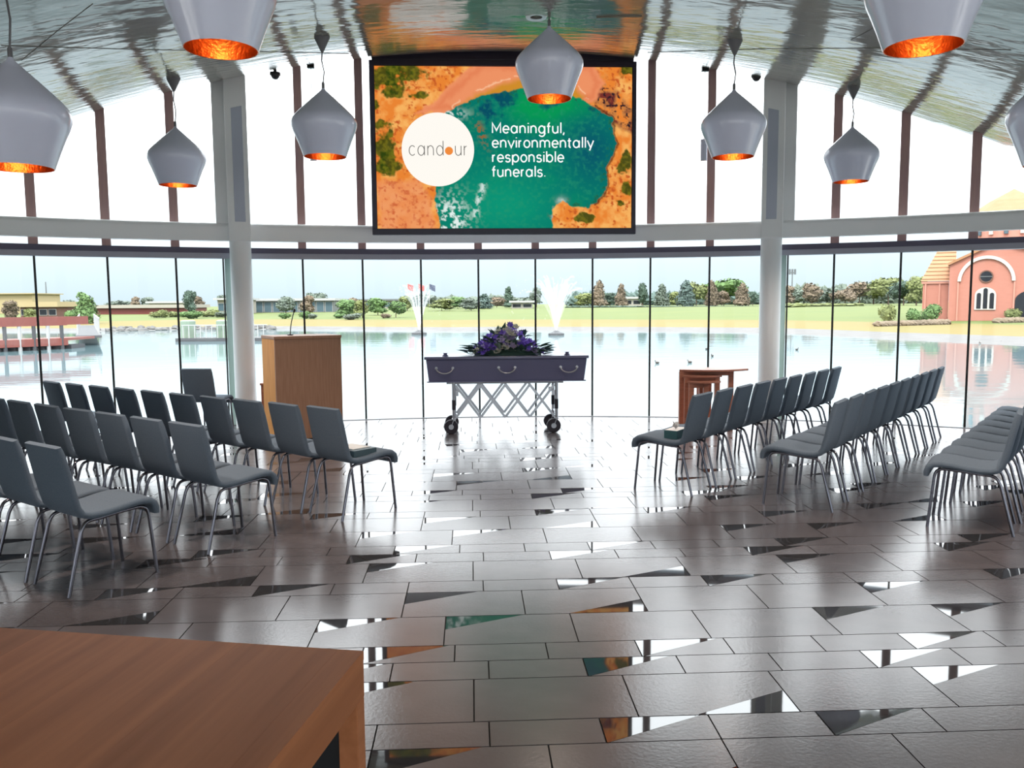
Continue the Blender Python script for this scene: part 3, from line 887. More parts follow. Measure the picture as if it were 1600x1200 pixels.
for s in (-1, 1):
    fl = [Vector((s * .195, .252, .0)), Vector((s * .184, .222, .36))] + bez((s * .182, .216, .385), (s * .180, .205, .418), (s * .178, .16, .420))
    rl = [Vector((s * .200, -.275, .0)), Vector((s * .186, -.185, .34))] + bez((s * .184, -.168, .375), (s * .180, -.15, .408), (s * .178, -.08, .402))
    legs.append(MB().tube(fl, .0105, 8).mesh('leg', 'chrome', 50))
    legs.append(MB().tube(rl, .0105, 8).mesh('leg', 'chrome', 50))
    legs.append(MB().tube([(s * .178, .16, .420), (s * .178, .05, .414), (s * .178, -.08, .402)], .0105, 8).mesh('side_rail', 'chrome', 50))
chair_bar = MB().tube([(-.178, .10, .415), (.178, .10, .415)], .008, 8).mesh('cross_bar', 'chrome', 50)
def chair(x, y, facing, label, group):
    t = thing('chair', label, 'chair', (x, y, 0), math.radians(facing) - math.pi / 2, group)
    put('backrest', chair_back, t); put('seat', chair_seat, t)
    for l_ in legs: put(l_.name.split('.')[0], l_, t)
    put('cross_bar', chair_bar, t)
    return t
LEFT = [((-.93, 6.43), (-.353, .272), 10, 47, 'front row left of the aisle'), ((-1.69, 5.67), (-.364, .2885), 8, 51, 'second row left of the aisle'), ((-2.22, 4.91), (-.375, .28), 3, 51, 'third row left of the aisle')]
RIGHT = [((1.71, 7.0), (.284, .3175), 9, 143, 'front row right of the aisle'), ((2.62, 6.40), (.2798, .333), 10, 143, 'second row right of the aisle'), ((3.54, 5.66), (.277, .33), 9, 145, 'third row right of the aisle')]
for (x, y), (dx, dy), n, fc, rown in LEFT + RIGHT:
    for k in range(n):
        px = project(x + k * dx, y + k * dy, .6)[0]
        if px < -70 or px > 1690: continue
        lab = 'grey upholstered chair in the %s, %s' % (rown, 'at the aisle end' if k == 0 else ORD[k] + ' from the aisle')
        if k == 0 and rown == 'front row left of the aisle': lab = 'grey upholstered chair at the aisle with a dark book box on its seat'
        if k == 0 and rown == 'front row right of the aisle': lab = 'grey upholstered chair at the aisle with a tissue box on its seat'
        j = random.uniform(-1.5, 1.5)
        chair(x + k * dx, y + k * dy, fc + j, lab, 'grey chairs in rows')
chair(-3.30, 10.52, 80, 'lone grey upholstered chair by the glass, beside the left column', 'grey chairs in rows')

# tissue box and book box
def on_seat(x, y, fc, dx, dy):
    a = math.radians(fc); f = Vector((math.cos(a), math.sin(a), 0)); r = Vector((math.sin(a), -math.cos(a), 0))
    return Vector((x, y, 0)) + r * dx + f * dy
p = on_seat(1.71, 7.0, 143, .0, -.035)
t = thing('tissue_box', 'small teal tissue box on the front row aisle chair', 'tissue box', (p.x, p.y, .4485), math.radians(143 - 90))
MB().box(-.115, .115, -.06, .06, 0, .072).build('carton', 'tissue_box', t, bevel=.004)
MB().box(-.112, .112, -.057, .057, .0725, .074).build('lid_print', 'tissue', t)
m = MB()
for k in range(7):
    a = k * .9
    m.add([(0, 0, .073), (.05 * math.cos(a), .03 * math.sin(a), .11 + .015 * (k % 3)), (.05 * math.cos(a + .7), .03 * math.sin(a + .7), .10), (.02 * math.cos(a + .35), .01, .13)], [(0, 1, 3), (0, 3, 2)])
m.build('tissue', 'tissue', t)
p = on_seat(-.93, 6.43, 47, .0, .0)
t = thing('book_box', 'flat dark book box lying on the left front aisle chair', 'box', (p.x, p.y, .4485), math.radians(47 - 90))
MB().box(-.15, .15, -.11, .11, 0, .05).build('case', 'book_cover', t, bevel=.004)
MB().box(-.12, .10, -.085, .085, .0505, .056).build('booklet', 'book_pages', t)

# ------------------------------------------------------------------ coffin, trolley, flowers
CO = Vector((.425, 10.42, 0))
cf = thing('coffin', 'dark purple-black coffin with curved handles on a folding trolley', 'coffin', (CO.x, CO.y, .655))
zc = .305
def trap(hx0, hx1, hy0, hy1, z0, z1, m):
    m.hexa([(-hx0, -hy0, z0), (hx0, -hy0, z0), (hx0, hy0, z0), (-hx0, hy0, z0)], [(-hx1, -hy1, z1), (hx1, -hy1, z1), (hx1, hy1, z1), (-hx1, hy1, z1)])
m = MB(); trap(.955, .985, .25, .29, 0, zc - .035, m); m.build('body', 'coffin_lacquer', cf, bevel=.008)
m = MB(); trap(1.005, 1.005, .31, .31, zc - .034, zc, m); lid = m.build('lid', 'coffin_lacquer', cf, bevel=.006)
m = MB(); trap(.975, .975, .27, .27, -.012, .002, m); m.build('base_moulding', 'coffin_lacquer', cf)
for sx_ in (-.76, 0, .76):
    for sy_ in (-1, 1):
        y = sy_ * .278
        pts = [(sx_ + .10 * math.cos(a), y + sy_ * (.018 + .02 * math.sin(a)), .165 - .065 * math.sin(a)) for a in [math.pi * k / 12 for k in range(13)]]
        h = MB().tube(pts, .009, 8).build('handle', 'brushed_steel', cf, smooth=50)
        m = MB()
        for e in (-1, 1):
            m.tube([(sx_ + e * .10, sy_ * .262, .165), (sx_ + e * .10, y + sy_ * .024, .165)], .017, 10)
        m.build('handle_rosette', 'brushed_steel', h)
for sx_ in (-.75, .75):
    MB().lathe([(.045, 0), (.03, .018), (.02, .03), (.035, .042), (.001, .05)], 16, (sx_, -.2, zc)).build('lid_knob', 'coffin_lacquer', cf, smooth=40)

tr = thing('coffin_trolley', 'chrome scissor-frame coffin trolley on four dark wheels', 'trolley', (CO.x - .02, CO.y, 0))
for sy_ in (-.22, .22):
    m = MB(); m.tube([(-.72, sy_, .632), (.72, sy_, .632)], .013, 8); m.build('top_rail', 'brushed_steel', tr, smooth=50)
    xs = [-.61, -.305, 0, .305, .61]
    for k in range(4):
        up, dn = .60, .20
        a, b = xs[k], xs[k + 1]
        MB().bar((a, sy_ - .012, up if k % 1 == 0 else dn), (b, sy_ - .012, dn), .014, .030).build('scissor_bar', 'brushed_steel', tr)
        MB().bar((a, sy_ + .012, dn), (b, sy_ + .012, up), .014, .030).build('scissor_bar', 'brushed_steel', tr)
    for x in (-.635, .635):
        MB().tube([(x, sy_, .64), (x, sy_, .16)], .020, 10).build('post', 'brushed_steel', tr, smooth=50)
        MB().tube([(x, sy_, .42), (x, sy_, .30)], .024, 10).build('grip_sleeve', 'tyre', tr, smooth=50)
        MB().box(x - (.06 if x > 0 else -.02), x + (-.02 if x > 0 else .06), sy_ - .012, sy_ + .012, .47, .53).build('latch', 'brushed_steel', tr)
        # castor
        wx_ = x - .035
        w = MB().tube([(wx_, sy_ - .022, .088), (wx_, sy_ + .022, .088)], .088, 24).build('wheel', 'tyre', tr, smooth=40, bevel=.008)
        MB().tube([(wx_, sy_ - .026, .088), (wx_, sy_ + .026, .088)], .032, 18).build('hub', 'brushed_steel', w, smooth=40)
        m = MB()
        for e in (-.034, .034): m.bar((x, sy_ + e, .185), (wx_, sy_ + e, .085), .006, .035, (0, 1, 0))
        m.box(x - .025, x + .025, sy_ - .037, sy_ + .037, .18, .192)
        m.build('fork', 'brushed_steel', tr)
for x in (-.635, .635):
    MB().tube([(x, -.22, .60), (x, .22, .60)], .010, 8).build('cross_tube', 'brushed_steel', tr, smooth=50)
    MB().tube([(x, -.22, .24), (x, .22, .24)], .010, 8).build('cross_tube', 'brushed_steel', tr, smooth=50)

fl = thing('flower_spray', 'mound of purple and white flowers with dark leaves on the coffin lid', 'flowers', (CO.x + .02, CO.y, .655 + zc))
leaf_me = MB().add([(0, 0, 0), (.028, .05, .012), (.03, .10, .008), (0, .17, -.01), (-.03, .10, .008), (-.028, .05, .012), (0, .07, -.004)],
                   [(0, 1, 6), (1, 2, 6), (2, 3, 6), (3, 4, 6), (4, 5, 6), (5, 0, 6)])
leaf_a, leaf_b = leaf_me.mesh('leaf', 'leaf_dark'), leaf_me.mesh('leaf', 'leaf_grey')
def bloom_mesh(m_, n=6, L=.05, cup=.5):
    m = MB()
    for k in range(n):
        a = 2 * math.pi * k / n; u = Vector((math.cos(a), math.sin(a), 0)); w = Vector((-math.sin(a), math.cos(a), 0))
        m.add([(0, 0, 0), tuple(u * L * .6 + w * L * .35 + Vector((0, 0, L * cup * .5))), tuple(u * L + Vector((0, 0, L * cup))), tuple(u * L * .6 - w * L * .35 + Vector((0, 0, L * cup * .5)))], [(0, 1, 2, 3)])
    for k in range(4):
        a = 2 * math.pi * k / 4 + .4; u = Vector((math.cos(a), math.sin(a), 0)); w = Vector((-math.sin(a), math.cos(a), 0))
        m.add([(0, 0, .01), tuple(u * L * .4 + w * L * .25 + Vector((0, 0, L * .7))), tuple(u * L * .45 + Vector((0, 0, L))), tuple(u * L * .4 - w * L * .25 + Vector((0, 0, L * .7)))], [(0, 1, 2, 3)])
    return m.mesh('bloom', m_)
blooms = {'p': bloom_mesh('petal_purple', 6, .055, .5), 'm': bloom_mesh('petal_mauve', 6, .058, .6), 'c': bloom_mesh('petal_cream', 6, .055, .6)}
def mound(x):   # height of the mound along the lid
    return .06 + .24 * max(0, 1 - abs(x - .01) / .30) ** .8 + .12 * max(0, 1 - (abs(x) / .62) ** 2)
MB().blob((0, 0, .02), (.44, .16, .09), 3, .08, 3).build('moss_base', 'leaf_dark', fl)
MB().blob((.01, 0, .10), (.15, .11, .13), 3, .08, 4).build('moss_base', 'leaf_dark', fl)
rf = random.Random(5)
for k in range(190):
    x = rf.uniform(-.50, .50); y = rf.uniform(-.22, .16)
    h = mound(x) * (1 - (y / .30) ** 2) * rf.uniform(.12, .92)
    o = put('leaf', leaf_b if rf.random() < .25 and abs(x) < .3 else leaf_a, fl, (x, y, h))
    out = Vector((x * 2.2 + rf.uniform(-.5, .5), y * 3 + rf.uniform(-.6, .1), .15 + rf.uniform(-.2, .6) * (1 if abs(x) < .3 else .5))).normalized()
    o.rotation_euler = out.to_track_quat('Y', 'Z').to_euler(); s = rf.uniform(.6, 1.05); o.scale = (s, s, s)
for k in range(115):
    x = rf.gauss(0, .20); x = max(-.46, min(.46, x)); y = rf.uniform(-.22, .1)
    h = mound(x) * (1 - (y / .32) ** 2) * rf.uniform(.2, 1.0)
    kind = 'p' if (abs(x) > .16 and rf.random() < .75) or rf.random() < .35 else ('c' if rf.random() < .5 else 'm')
    o = put('bloom', blooms[kind], fl, (x, y - .02, h))
    out = Vector((x * 2, -.5 + rf.uniform(-.3, .3), .5 + rf.uniform(0, .5))).normalized()
    o.rotation_euler = out.to_track_quat('Z', 'Y').to_euler(); s = rf.uniform(.75, 1.15); o.scale = (s, s, s)

# ------------------------------------------------------------------ lectern
a_l = math.radians(28)
lc = thing('lectern', 'tall wooden box lectern with a microphone, left of the coffin', 'lectern', (-1.56, 10.03, 0), a_l)
# local: x to the right along the front, y away ; origin = front right corner
LW, LD, LH = .79, .58, 1.24
MB().box(-LW, 0, 0, .03, .03, LH - .035).build('front_panel', 'lectern_wood', lc, bevel=.003)
MB().box(-LW, -LW + .03, .031, LD, .03, LH - .035).build('side_panel', 'lectern_wood_lit', lc, bevel=.003)  # window-lit side, its brightness put into the colour
MB().box(-.03, 0, .031, LD, .03, LH - .035).build('side_panel', 'lectern_wood', lc, bevel=.003)
MB().box(-LW + .04, -.04, .05, LD - .05, 0, .03).build('plinth', 'camera_black', lc)
MB().box(-LW - .006, .006, -.006, LD + .006, LH - .034, LH).build('reading_top', 'lectern_wood', lc, bevel=.003)
MB().box(-LW + .032, -.032, .08, LD - .02, .55, .575).build('shelf', 'lectern_wood_lit', lc)
mic = thing('microphone', 'thin black gooseneck microphone rising from the lectern', 'microphone', (-1.56 - .52 * math.cos(a_l) - .3 * math.sin(a_l), 10.03 - .52 * math.sin(a_l) + .3 * math.cos(a_l), LH))
MB().lathe([(.035, 0), (.035, .012), (.01, .02)], 16).build('base', 'camera_black', mic, smooth=40)
gp = [(0, 0, .015), (.006, 0, .09), (.018, 0, .16), (.036, 0, .23), (.052, 0, .28)]
MB().tube(gp, .006, 8).build('gooseneck', 'camera_black', mic, smooth=60)
MB().tube([(.050, 0, .275), (.058, -.004, .295), (.064, -.01, .315)], [.012, .017, .012], 10).build('capsule', 'camera_black', mic, smooth=60)

# side table behind the lectern
p = at_Y(412, 597, 10.75)
st = thing('side_table', 'small red-brown wooden table mostly hidden behind the lectern', 'table', (p.x, 10.6, 0), math.radians(6))
zt = p.z
MB().box(-.01, .46, -.02, .40, zt - .025, zt).build('table_top', 'red_wood', st, bevel=.003)
for x, y in ((0, 0), (.40, 0), (0, .34), (.40, .34)): MB().box(x, x + .045, y, y + .045, 0, zt - .025).build('leg', 'red_wood', st, bevel=.003)

# nest of tables
def nest(px_l, px_r, py, Y, lab, leg_px, over):
    a, b = at_Y(px_l, py, Y), at_Y(px_r, py, Y)
    w = b.x - a.x; z = a.z
    t = thing('nesting_table', lab, 'table', (a.x, Y, 0), math.radians(2), 'nest of wooden tables')
    d = w * .46
    poly = [(0, .02)] + [(w * k / 16, .02 - d * .38 * math.sin(math.pi * k / 16)) for k in range(1, 16)] + [(w, .02), (w * .86, d * .6), (w * .5, d * .75), (w * .14, d * .6)]
    MB().prism(poly, z - .026, z).build('table_top', 'red_wood', t, bevel=.004)
    for lx in leg_px:
        x = at_Y(lx, py, Y).x - a.x
        MB().box(x - .032, x + .032, .0, .045, 0, z - .026).build('leg', 'red_wood', t, bevel=.003)
    xl, xr = at_Y(leg_px[0], py, Y).x - a.x, at_Y(leg_px[-1], py, Y).x - a.x
    MB().box(w * .5 - .032, w * .5 + .032, d * .48, d * .48 + .045, 0, z - .026).build('leg', 'red_wood', t, bevel=.003)
    MB().box(xl + .033, xr - .033, .008, .034, z - .085, z - .028).build('apron', 'red_wood', t, bevel=.002)
nest(1062, 1172, 577.5, 10.35, 'largest red-brown table of the nest right of the coffin', (1066, 1144), 1)
nest(1067, 1130, 587, 10.27, 'middle red-brown table tucked in the nest', (1074, 1122), 0)
nest(1074, 1128, 596, 10.19, 'smallest red-brown table, innermost of the nest', (1081, 1104), 0)

# ------------------------------------------------------------------ wooden table in the near corner
tb = thing('wooden_table', 'large reddish-brown wooden table in the near left corner', 'table', (-.275, 1.994, 0), math.radians(180 - 12.2))
# local x: along the far edge to the left, local y: towards the camera
TW, TD, TH, TT = 1.9, 1.15, .75, .115
xs = [0, .066, .33, .60, .87, 1.14, 1.41, 1.68, TW]
for a, b in zip(xs[:-1], xs[1:]):
    MB().box(a + .0002, b - .0002, 0, TD, TH - .022, TH).build('plank', 'table_wood', tb)
MB().box(.001, .024, .001, TD - .001, TH - TT, TH - .0225).build('apron', 'table_wood', tb)
MB().box(TW - .024, TW - .001, .001, TD - .001, TH - TT, TH - .0225).build('apron', 'table_wood', tb)
MB().box(.024, TW - .024, .001, .024, TH - TT, TH - .0225).build('apron', 'table_wood', tb)
MB().box(.024, TW - .024, TD - .024, TD - .001, TH - TT, TH - .0225).build('apron', 'table_wood', tb)
MB().box(.052, TW - .052, .012, .030, .06, TH - TT - .0005).build('shade_panel', 'camera_black', tb)  # black sheet added to stand in for the shade under the table
for x in (.001, TW - .051):
    for y in (.001, TD - .051):
        MB().box(x, x + .05, y, y + .05, 0, TH - TT - .0005).build('leg', 'table_wood', tb, bevel=.002)

# ------------------------------------------------------------------ outdoors
WATER = -.4
def far(px, depth, z=0.0, py=470):
    d = ray(px, py); fw = Vector((-math.sin(YAW), math.cos(YAW), 0))
    k = depth / (d.x * fw.x + d.y * fw.y)
    return Vector((d.x * k, d.y * k, z))
XP = [-900, -300, 0, 150, 300, 450, 600, 700, 800, 1000, 1100, 1200, 1300, 1400, 1500, 1600, 1900, 2500]
DS = [80, 72, 68, 66, 70, 68, 63, 60, 60, 56.5, 54, 52, 47, 42, 38, 35, 30, 26]
DB = [83, 75, 70, 68, 72, 70.5, 66, 64, 64, 61, 59, 57, 52, 47, 43.5, 40.5, 35, 31]
DT = [170, 160, 150, 150, 150, 150, 150, 150, 150, 150, 145, 140, 125, 108, 95, 88, 80, 70]
ip = lambda px, T: float(np.interp(px, XP, T))
def ground_z(px, d):
    a, b, c = ip(px, DS), ip(px, DB), ip(px, DT)
    return float(np.interp(d, [a, b, c, c * 3], [WATER - .05, -.18, .8, 1.0]))
def on_land(px, d): return far(px, d, ground_z(px, d))

lk = MB().add([(-500, -60, WATER), (500, -60, WATER), (500, 420, WATER), (-500, 420, WATER)], [(0, 1, 2, 3)]).build('lake', 'lake')
tag(lk, 'pale calm lake outside the window wall', 'lake', kind='structure')
mat('bounce_ground_pale', (.62, .60, .57, 1), .8, var=((.55, .53, .50, 1), 2.0, (1, 1, 1), .3))
fc = MB().prism([(-45, -45), (45, -45), (45, 6.5), (XR + .4, 6.5), (XR + .4, YB - .4), (XL - .4, YB - .4), (XL - .4, 6.5), (-45, 6.5)], -.5, -.06).build('bounce_ground', 'bounce_ground_pale')  # unseen pale ground, added to bounce daylight up into the room
tag(fc, 'unseen pale ground added around the building to bounce light indoors', 'bounce ground', kind='structure')
cols = list(range(-900, 2501, 25))
def strip(name, fd, m_, lab, cat):
    m = MB()
    rows = [[on_land(px, d) for d in fd(px)] for px in cols]
    n = len(rows[0])
    for r_ in rows: m.v += [tuple(v) for v in r_]
    for i in range(len(rows) - 1):
        for j in range(n - 1):
            a = i * n + j; m.f.append((a, a + n, a + n + 1, a + 1))
    return tag(m.build(name, m_, smooth=60), lab, cat, kind='structure')
strip('shore_bank', lambda px: [ip(px, DS) - .5, ip(px, DS), ip(px, DB)], 'bank_stone', 'grey stone bank along the far lake shore', 'bank')
dryk = lambda px: ip(px, DB) * 1.28
strip('dry_grass', lambda px: [ip(px, DB), ip(px, DB) * 1.1, dryk(px)], 'lawn_dry', 'yellowed dry grass strip above the lake bank', 'grass')
strip('lawn', lambda px: [dryk(px), (dryk(px) + ip(px, DT)) / 2, ip(px, DT), ip(px, DT) * 3.2], 'lawn_green', 'green lawn beyond the lake', 'lawn')

# pebbly rocks on the left shore
m = MB(); rr = random.Random(3)
for k in range(70):
    px = rr.uniform(130, 430); d = ip(px, DS) + rr.uniform(-.4, 1.6); p = on_land(px, d); s = rr.uniform(.15, .45)
    m.blob((p.x, p.y, p.z + .05), (s, s * .8, s * .6), 1, .2, k)
tag(m.build('shore_rocks', 'bank_stone'), 'scatter of pale boulders along the left shore', 'rocks', kind='stuff')

# trees ------------------------------------------------
def crown_mesh(kind, shape, seed):
    r = random.Random(seed); m = MB()
    lobes = []
    if shape == 'cone':
        for k in range(9):
            h = .12 + .80 * k / 8; w = .40 * (1 - h) ** .7 + .06
            lobes.append((r.uniform(-.08, .08), r.uniform(-.08, .08), h, w, w, .13))
    elif shape == 'dome':
        for k in range(11):
            a = r.uniform(0, 6.28); q = r.uniform(.05, .36)
            lobes.append((q * math.cos(a), q * math.sin(a), .62 + r.uniform(-.16, .20) - q * .35, .22, .22, .17))
    elif shape == 'bush':
        for k in range(8):
            a = r.uniform(0, 6.28); q = r.uniform(.0, .30)
            lobes.append((q * math.cos(a), q * math.sin(a), .42 + r.uniform(-.12, .22), .26, .26, .30))
    else:   # round / upright
        for k in range(11):
            a = r.uniform(0, 6.28); q = r.uniform(.0, .24); h = r.uniform(.28, .86)
            lobes.append((q * math.cos(a) * (1.1 - h * .5), q * math.sin(a) * (1.1 - h * .5), h, .22, .22, .17))
    for i, (x, y, z, a, b, c) in enumerate(lobes):
        m.blob((x, y, z), (a * .86, b * .86, c * .86), 1, .22, seed * 31 + i, 3.0)
        for k in range(90):
            d = Vector((r.gauss(0, 1), r.gauss(0, 1), r.gauss(0, 1))).normalized()
            p = Vector((x + d.x * a, y + d.y * b, z + d.z * c)) * 1.0
            p += Vector((r.uniform(-.03, .03), r.uniform(-.03, .03), r.uniform(-.03, .03)))
            e1 = Vector((r.uniform(-1, 1), r.uniform(-1, 1), r.uniform(-1, 1))).normalized() * r.uniform(.03, .075)
            e2 = d.cross(e1).normalized() * r.uniform(.025, .06)
            m.add([p - e1, p - e2, p + e1, p + e2], [(0, 1, 2, 3)])
    return m.mesh('crown', 'crown_' + kind)
crowns = {}
trunk_me = MB().tube([(0, 0, -.02), (.01, 0, .25), (-.01, .01, .5), (.01, 0, .72)], [.035, .028, .02, .012], 6).mesh('trunk', 'trunk')
tree_no = [0]
def tree(px, base_y, top_y, wpx, depth, kind, shape, label, cat='tree'):
    key = (kind, shape, tree_no[0] % 3); tree_no[0] += 1
    if key not in crowns: crowns[key] = crown_mesh(kind, shape, 17 + hash_ix(key))
    z = ground_z(px, depth); p = far(px, depth, z)
    h = (project(p.x, p.y, z)[1] - top_y) * depth / F
    w = wpx * depth / F * (1.25 if cat == 'tree' else 1.1)
    t = thing('tree' if cat == 'tree' else 'shrub', label, cat, p, random.uniform(0, 6.28), 'trees beyond the lake' if cat == 'tree' else 'shrubs beyond the lake')
    c = put('crown', crowns[key], t); c.scale = (w / .9, w / .9, h * .97)
    if shape != 'bush':
        k = put('trunk', trunk_me, t); k.scale = (h * .8, h * .8, h)
    return t
def hash_ix(key): return sum(ord(c) for c in key[0] + key[1]) + key[2] * 7

DESC = {'green': 'bright green', 'dark': 'dark green', 'grey': 'grey-green', 'rust': 'rust-tinged', 'olive': 'olive green', 'blue': 'blue-green'}
SHP = {'round': 'upright tree', 'cone': 'pointed tree', 'dome': 'spreading dome-shaped tree', 'bush': 'bushy shrub'}
# (px, top_y, width px, depth, colour, shape)
T_L = [(-20, 478, 34, 95, 'olive', 'round'), (14, 470, 26, 92, 'rust', 'round'), (45, 479, 22, 85, 'olive', 'round'), (100, 468, 30, 170, 'grey', 'round'), (133, 459, 34, 80, 'green', 'cone'),
       (186, 468, 28, 190, 'grey', 'dome'), (211, 464, 16, 175, 'rust', 'round'), (231, 464, 22, 180, 'grey', 'round'), (296, 453, 22, 110, 'dark', 'round'), (310, 463, 18, 150, 'rust', 'round'), (352, 456, 22, 165, 'grey', 'dome')]
B_L = [(114, 480, 24, 88, 'green', 'bush'), (248, 482, 24, 100, 'olive', 'bush'), (270, 485, 30, 103, 'olive', 'bush'), (300, 483, 34, 96, 'green', 'bush'), (325, 482, 30, 103, 'olive', 'bush'), (347, 486, 26, 99, 'grey', 'bush')]
T_C = [(446, 459, 26, 112, 'grey', 'round'), (480, 462, 22, 110, 'rust', 'round'), (497, 452, 26, 215, 'grey', 'dome'), (541, 468, 34, 96, 'green', 'round'), (552, 466, 26, 118, 'rust', 'round'), (566, 468, 26, 92, 'olive', 'round'), (590, 466, 36, 104, 'green', 'round'),
       (618, 470, 30, 92, 'green', 'round'), (636, 462, 28, 130, 'olive', 'round'), (660, 457, 34, 205, 'grey', 'dome'), (684, 462, 30, 220, 'grey', 'dome'), (690, 466, 40, 128, 'olive', 'round'), (715, 464, 36, 145, 'green', 'round'), (736, 465, 32, 126, 'grey', 'round'),
       (757, 460, 26, 142, 'blue', 'cone'), (776, 464, 28, 158, 'rust', 'round'), (794, 449, 16, 170, 'dark', 'cone'), (820, 461, 40, 200, 'grey', 'dome'), (838, 445, 14, 165, 'grey', 'dome')]
B_C = [(443, 487, 18, 92, 'green', 'bush'), (478, 484, 18, 92, 'green', 'bush'), (488, 489, 16, 90, 'grey', 'bush'), (530, 488, 22, 92, 'green', 'bush'), (549, 488, 26, 86, 'grey', 'bush'), (601, 489, 18, 89, 'rust', 'bush')]
T_R = [(913, 458, 30, 170, 'olive', 'round'), (936, 440, 20, 165, 'rust', 'cone'), (953, 457, 22, 175, 'dark', 'round'), (970, 445, 18, 165, 'rust', 'cone'), (1004, 438, 18, 160, 'dark', 'round'), (1033, 445, 20, 162, 'grey', 'cone'), (1046, 456, 18, 182, 'dark', 'round'),
       (1058, 455, 24, 168, 'olive', 'round'), (1071, 440, 26, 160, 'blue', 'cone'), (1088, 437, 34, 185, 'olive', 'dome'), (1112, 440, 20, 160, 'rust', 'cone'), (1128, 432, 56, 190, 'green', 'dome'), (1131, 455, 22, 162, 'rust', 'round'), (1160, 444, 22, 160, 'rust', 'cone'),
       (1176, 455, 18, 168, 'dark', 'round'), (1226, 447, 30, 150, 'rust', 'round'), (1246, 451, 26, 165, 'grey', 'round'), (1268, 443, 34, 152, 'rust', 'round'), (1297, 444, 38, 158, 'grey', 'dome'), (1320, 447, 30, 140, 'rust', 'dome'), (1343, 438, 40, 168, 'rust', 'dome'),
       (1365, 432, 44, 182, 'grey', 'dome'), (1388, 428, 52, 155, 'olive', 'dome'), (1412, 436, 40, 138, 'dark', 'dome'), (1432, 432, 34, 125, 'olive', 'round')]
for L_, where in ((T_L, 'on the left shore'), (T_C, 'beyond the fountains'), (T_R, 'on the right skyline')):
    cnt = {}
    for px, ty, w, d, kc, sh in sorted(L_):
        n_ = cnt.get((kc, sh), 0); cnt[(kc, sh)] = n_ + 1
        tree(px, 0, ty, w, d, kc, sh, '%s %s %s, %s such from the left' % (DESC[kc], SHP[sh], where, ORD[n_]))
for L_, where in ((B_L, 'on the left shore'), (B_C, 'below the glass pavilion')):
    cnt = {}
    for px, ty, w, d, kc, sh in sorted(L_):
        n_ = cnt.get(kc, 0); cnt[kc] = n_ + 1
        tree(px, 0, ty, w, d, kc, sh, '%s bushy shrub %s, %s such from the left' % (DESC[kc], where, ORD[n_]), 'shrub')
# low understorey of the tree belts, not countable
def belt(name, px0, px1, depth, top, m_, lab):
    m = MB(); r = random.Random(int(px0))
    px = px0
    while px < px1:
        z = ground_z(px, depth); p = far(px, depth, z); hz = (project(p.x, p.y, z)[1] - top) * depth / F * r.uniform(.75, 1.15)
        w = r.uniform(8, 14) * depth / F
        m.blob((p.x, p.y, z + hz * .45), (w, w, hz * .55), 2, .25, int(px * 3), 3.5)
        px += r.uniform(5, 9)
    tag(m.build(name, m_), lab, 'hedge', kind='stuff')
belt('tree_belt', 640, 800, 245, 463, 'crown_grey', 'hazy grey-green thicket behind the left fountain')
belt('tree_belt', 890, 1190, 225, 457, 'crown_blue', 'hazy blue-green thicket right of the big fountain')
belt('tree_belt', 1215, 1450, 210, 449, 'crown_grey', 'hazy grey-green thicket left of the church')
belt('hedge', 890, 1360, 148, 478, 'crown_dark', 'low clipped dark hedge along the top of the lawn')
belt('hedge', 1205, 1345, 128, 474, 'crown_olive', 'low olive garden planting at the lawn edge')

# church ------------------------------------------------
CD = 60.0
ch_o = on_land(1482, CD)
CTH = math.atan2(ch_o.x, ch_o.y)
def cpx(px): return (px - 1482) * CD / F * math.cos(CTH + YAW)          # local x
zb = ch_o.z
CYF = -ch_o.x * math.sin(YAW) + ch_o.y * math.cos(YAW)
def cz(py):                                        # local height from a pixel row near x = 1500
    d = ray(1500, py); return EYE + d.z * ch_o.y / ray(1482, py).y - zb
ch = thing('church', 'red brick church with a big white arch and orange tiled roofs', 'church', ch_o, -CTH)
zW, zE, zA = cz(438), cz(412), cz(386)
W1 = cpx(1700)
apx = cpx(1556)
def gable_prism(m, pts, y0, y1):
    n = len(pts)
    m.add([(x, y0, z) for x, z in pts] + [(x, y1, z) for x, z in pts], [tuple(range(n)), tuple(range(n, 2 * n))[::-1]] + [(i, n + i, n + (i + 1) % n, (i + 1) % n) for i in range(n)])
m = MB(); gable_prism(m, [(0, -.3), (W1, -.3), (W1, cz(424)), (apx + .6, zA), (apx - .6, zA), (0, zE)], 0, 6); m.build('front_gable', 'brick', ch)
# arch band, round window, triple window
acx, ar, azs = cpx(1538), (1577 - 1500) / 2 * CD / F, cz(440)
def arch_ring(r0, r1, zs, z0, y0, y1, legL=True, legR=True):
    n = 20
    m = MB()
    ring = []
    for k in range(n + 1):
        a = math.pi - math.pi * k / n
        ring.append([(acx + r1 * math.cos(a), y0, zs + r1 * math.sin(a)), (acx + r0 * math.cos(a), y0, zs + r0 * math.sin(a)), (acx + r0 * math.cos(a), y1, zs + r0 * math.sin(a)), (acx + r1 * math.cos(a), y1, zs + r1 * math.sin(a))])
    m.loft(ring)
    return m
arch_ring(ar - .22, ar, azs, 0, -.14, .02).build('arch_band', 'stone_white', ch)
MB().box(acx - ar, acx - ar + .10, -.08, .02, -.2, azs).build('arch_jamb', 'brick_pale', ch)
MB().box(acx + ar - .10, acx + ar, -.08, .02, -.2, azs).build('arch_jamb', 'brick_pale', ch)
rwz = cz(433)
m = MB(); n = 28
m.add([(acx + .42 * math.cos(2 * math.pi * k / n), -.05, rwz + .42 * math.sin(2 * math.pi * k / n)) for k in range(n)], [tuple(range(n))]); rw = m.build('round_window', 'pane_dark', ch)
m = MB()
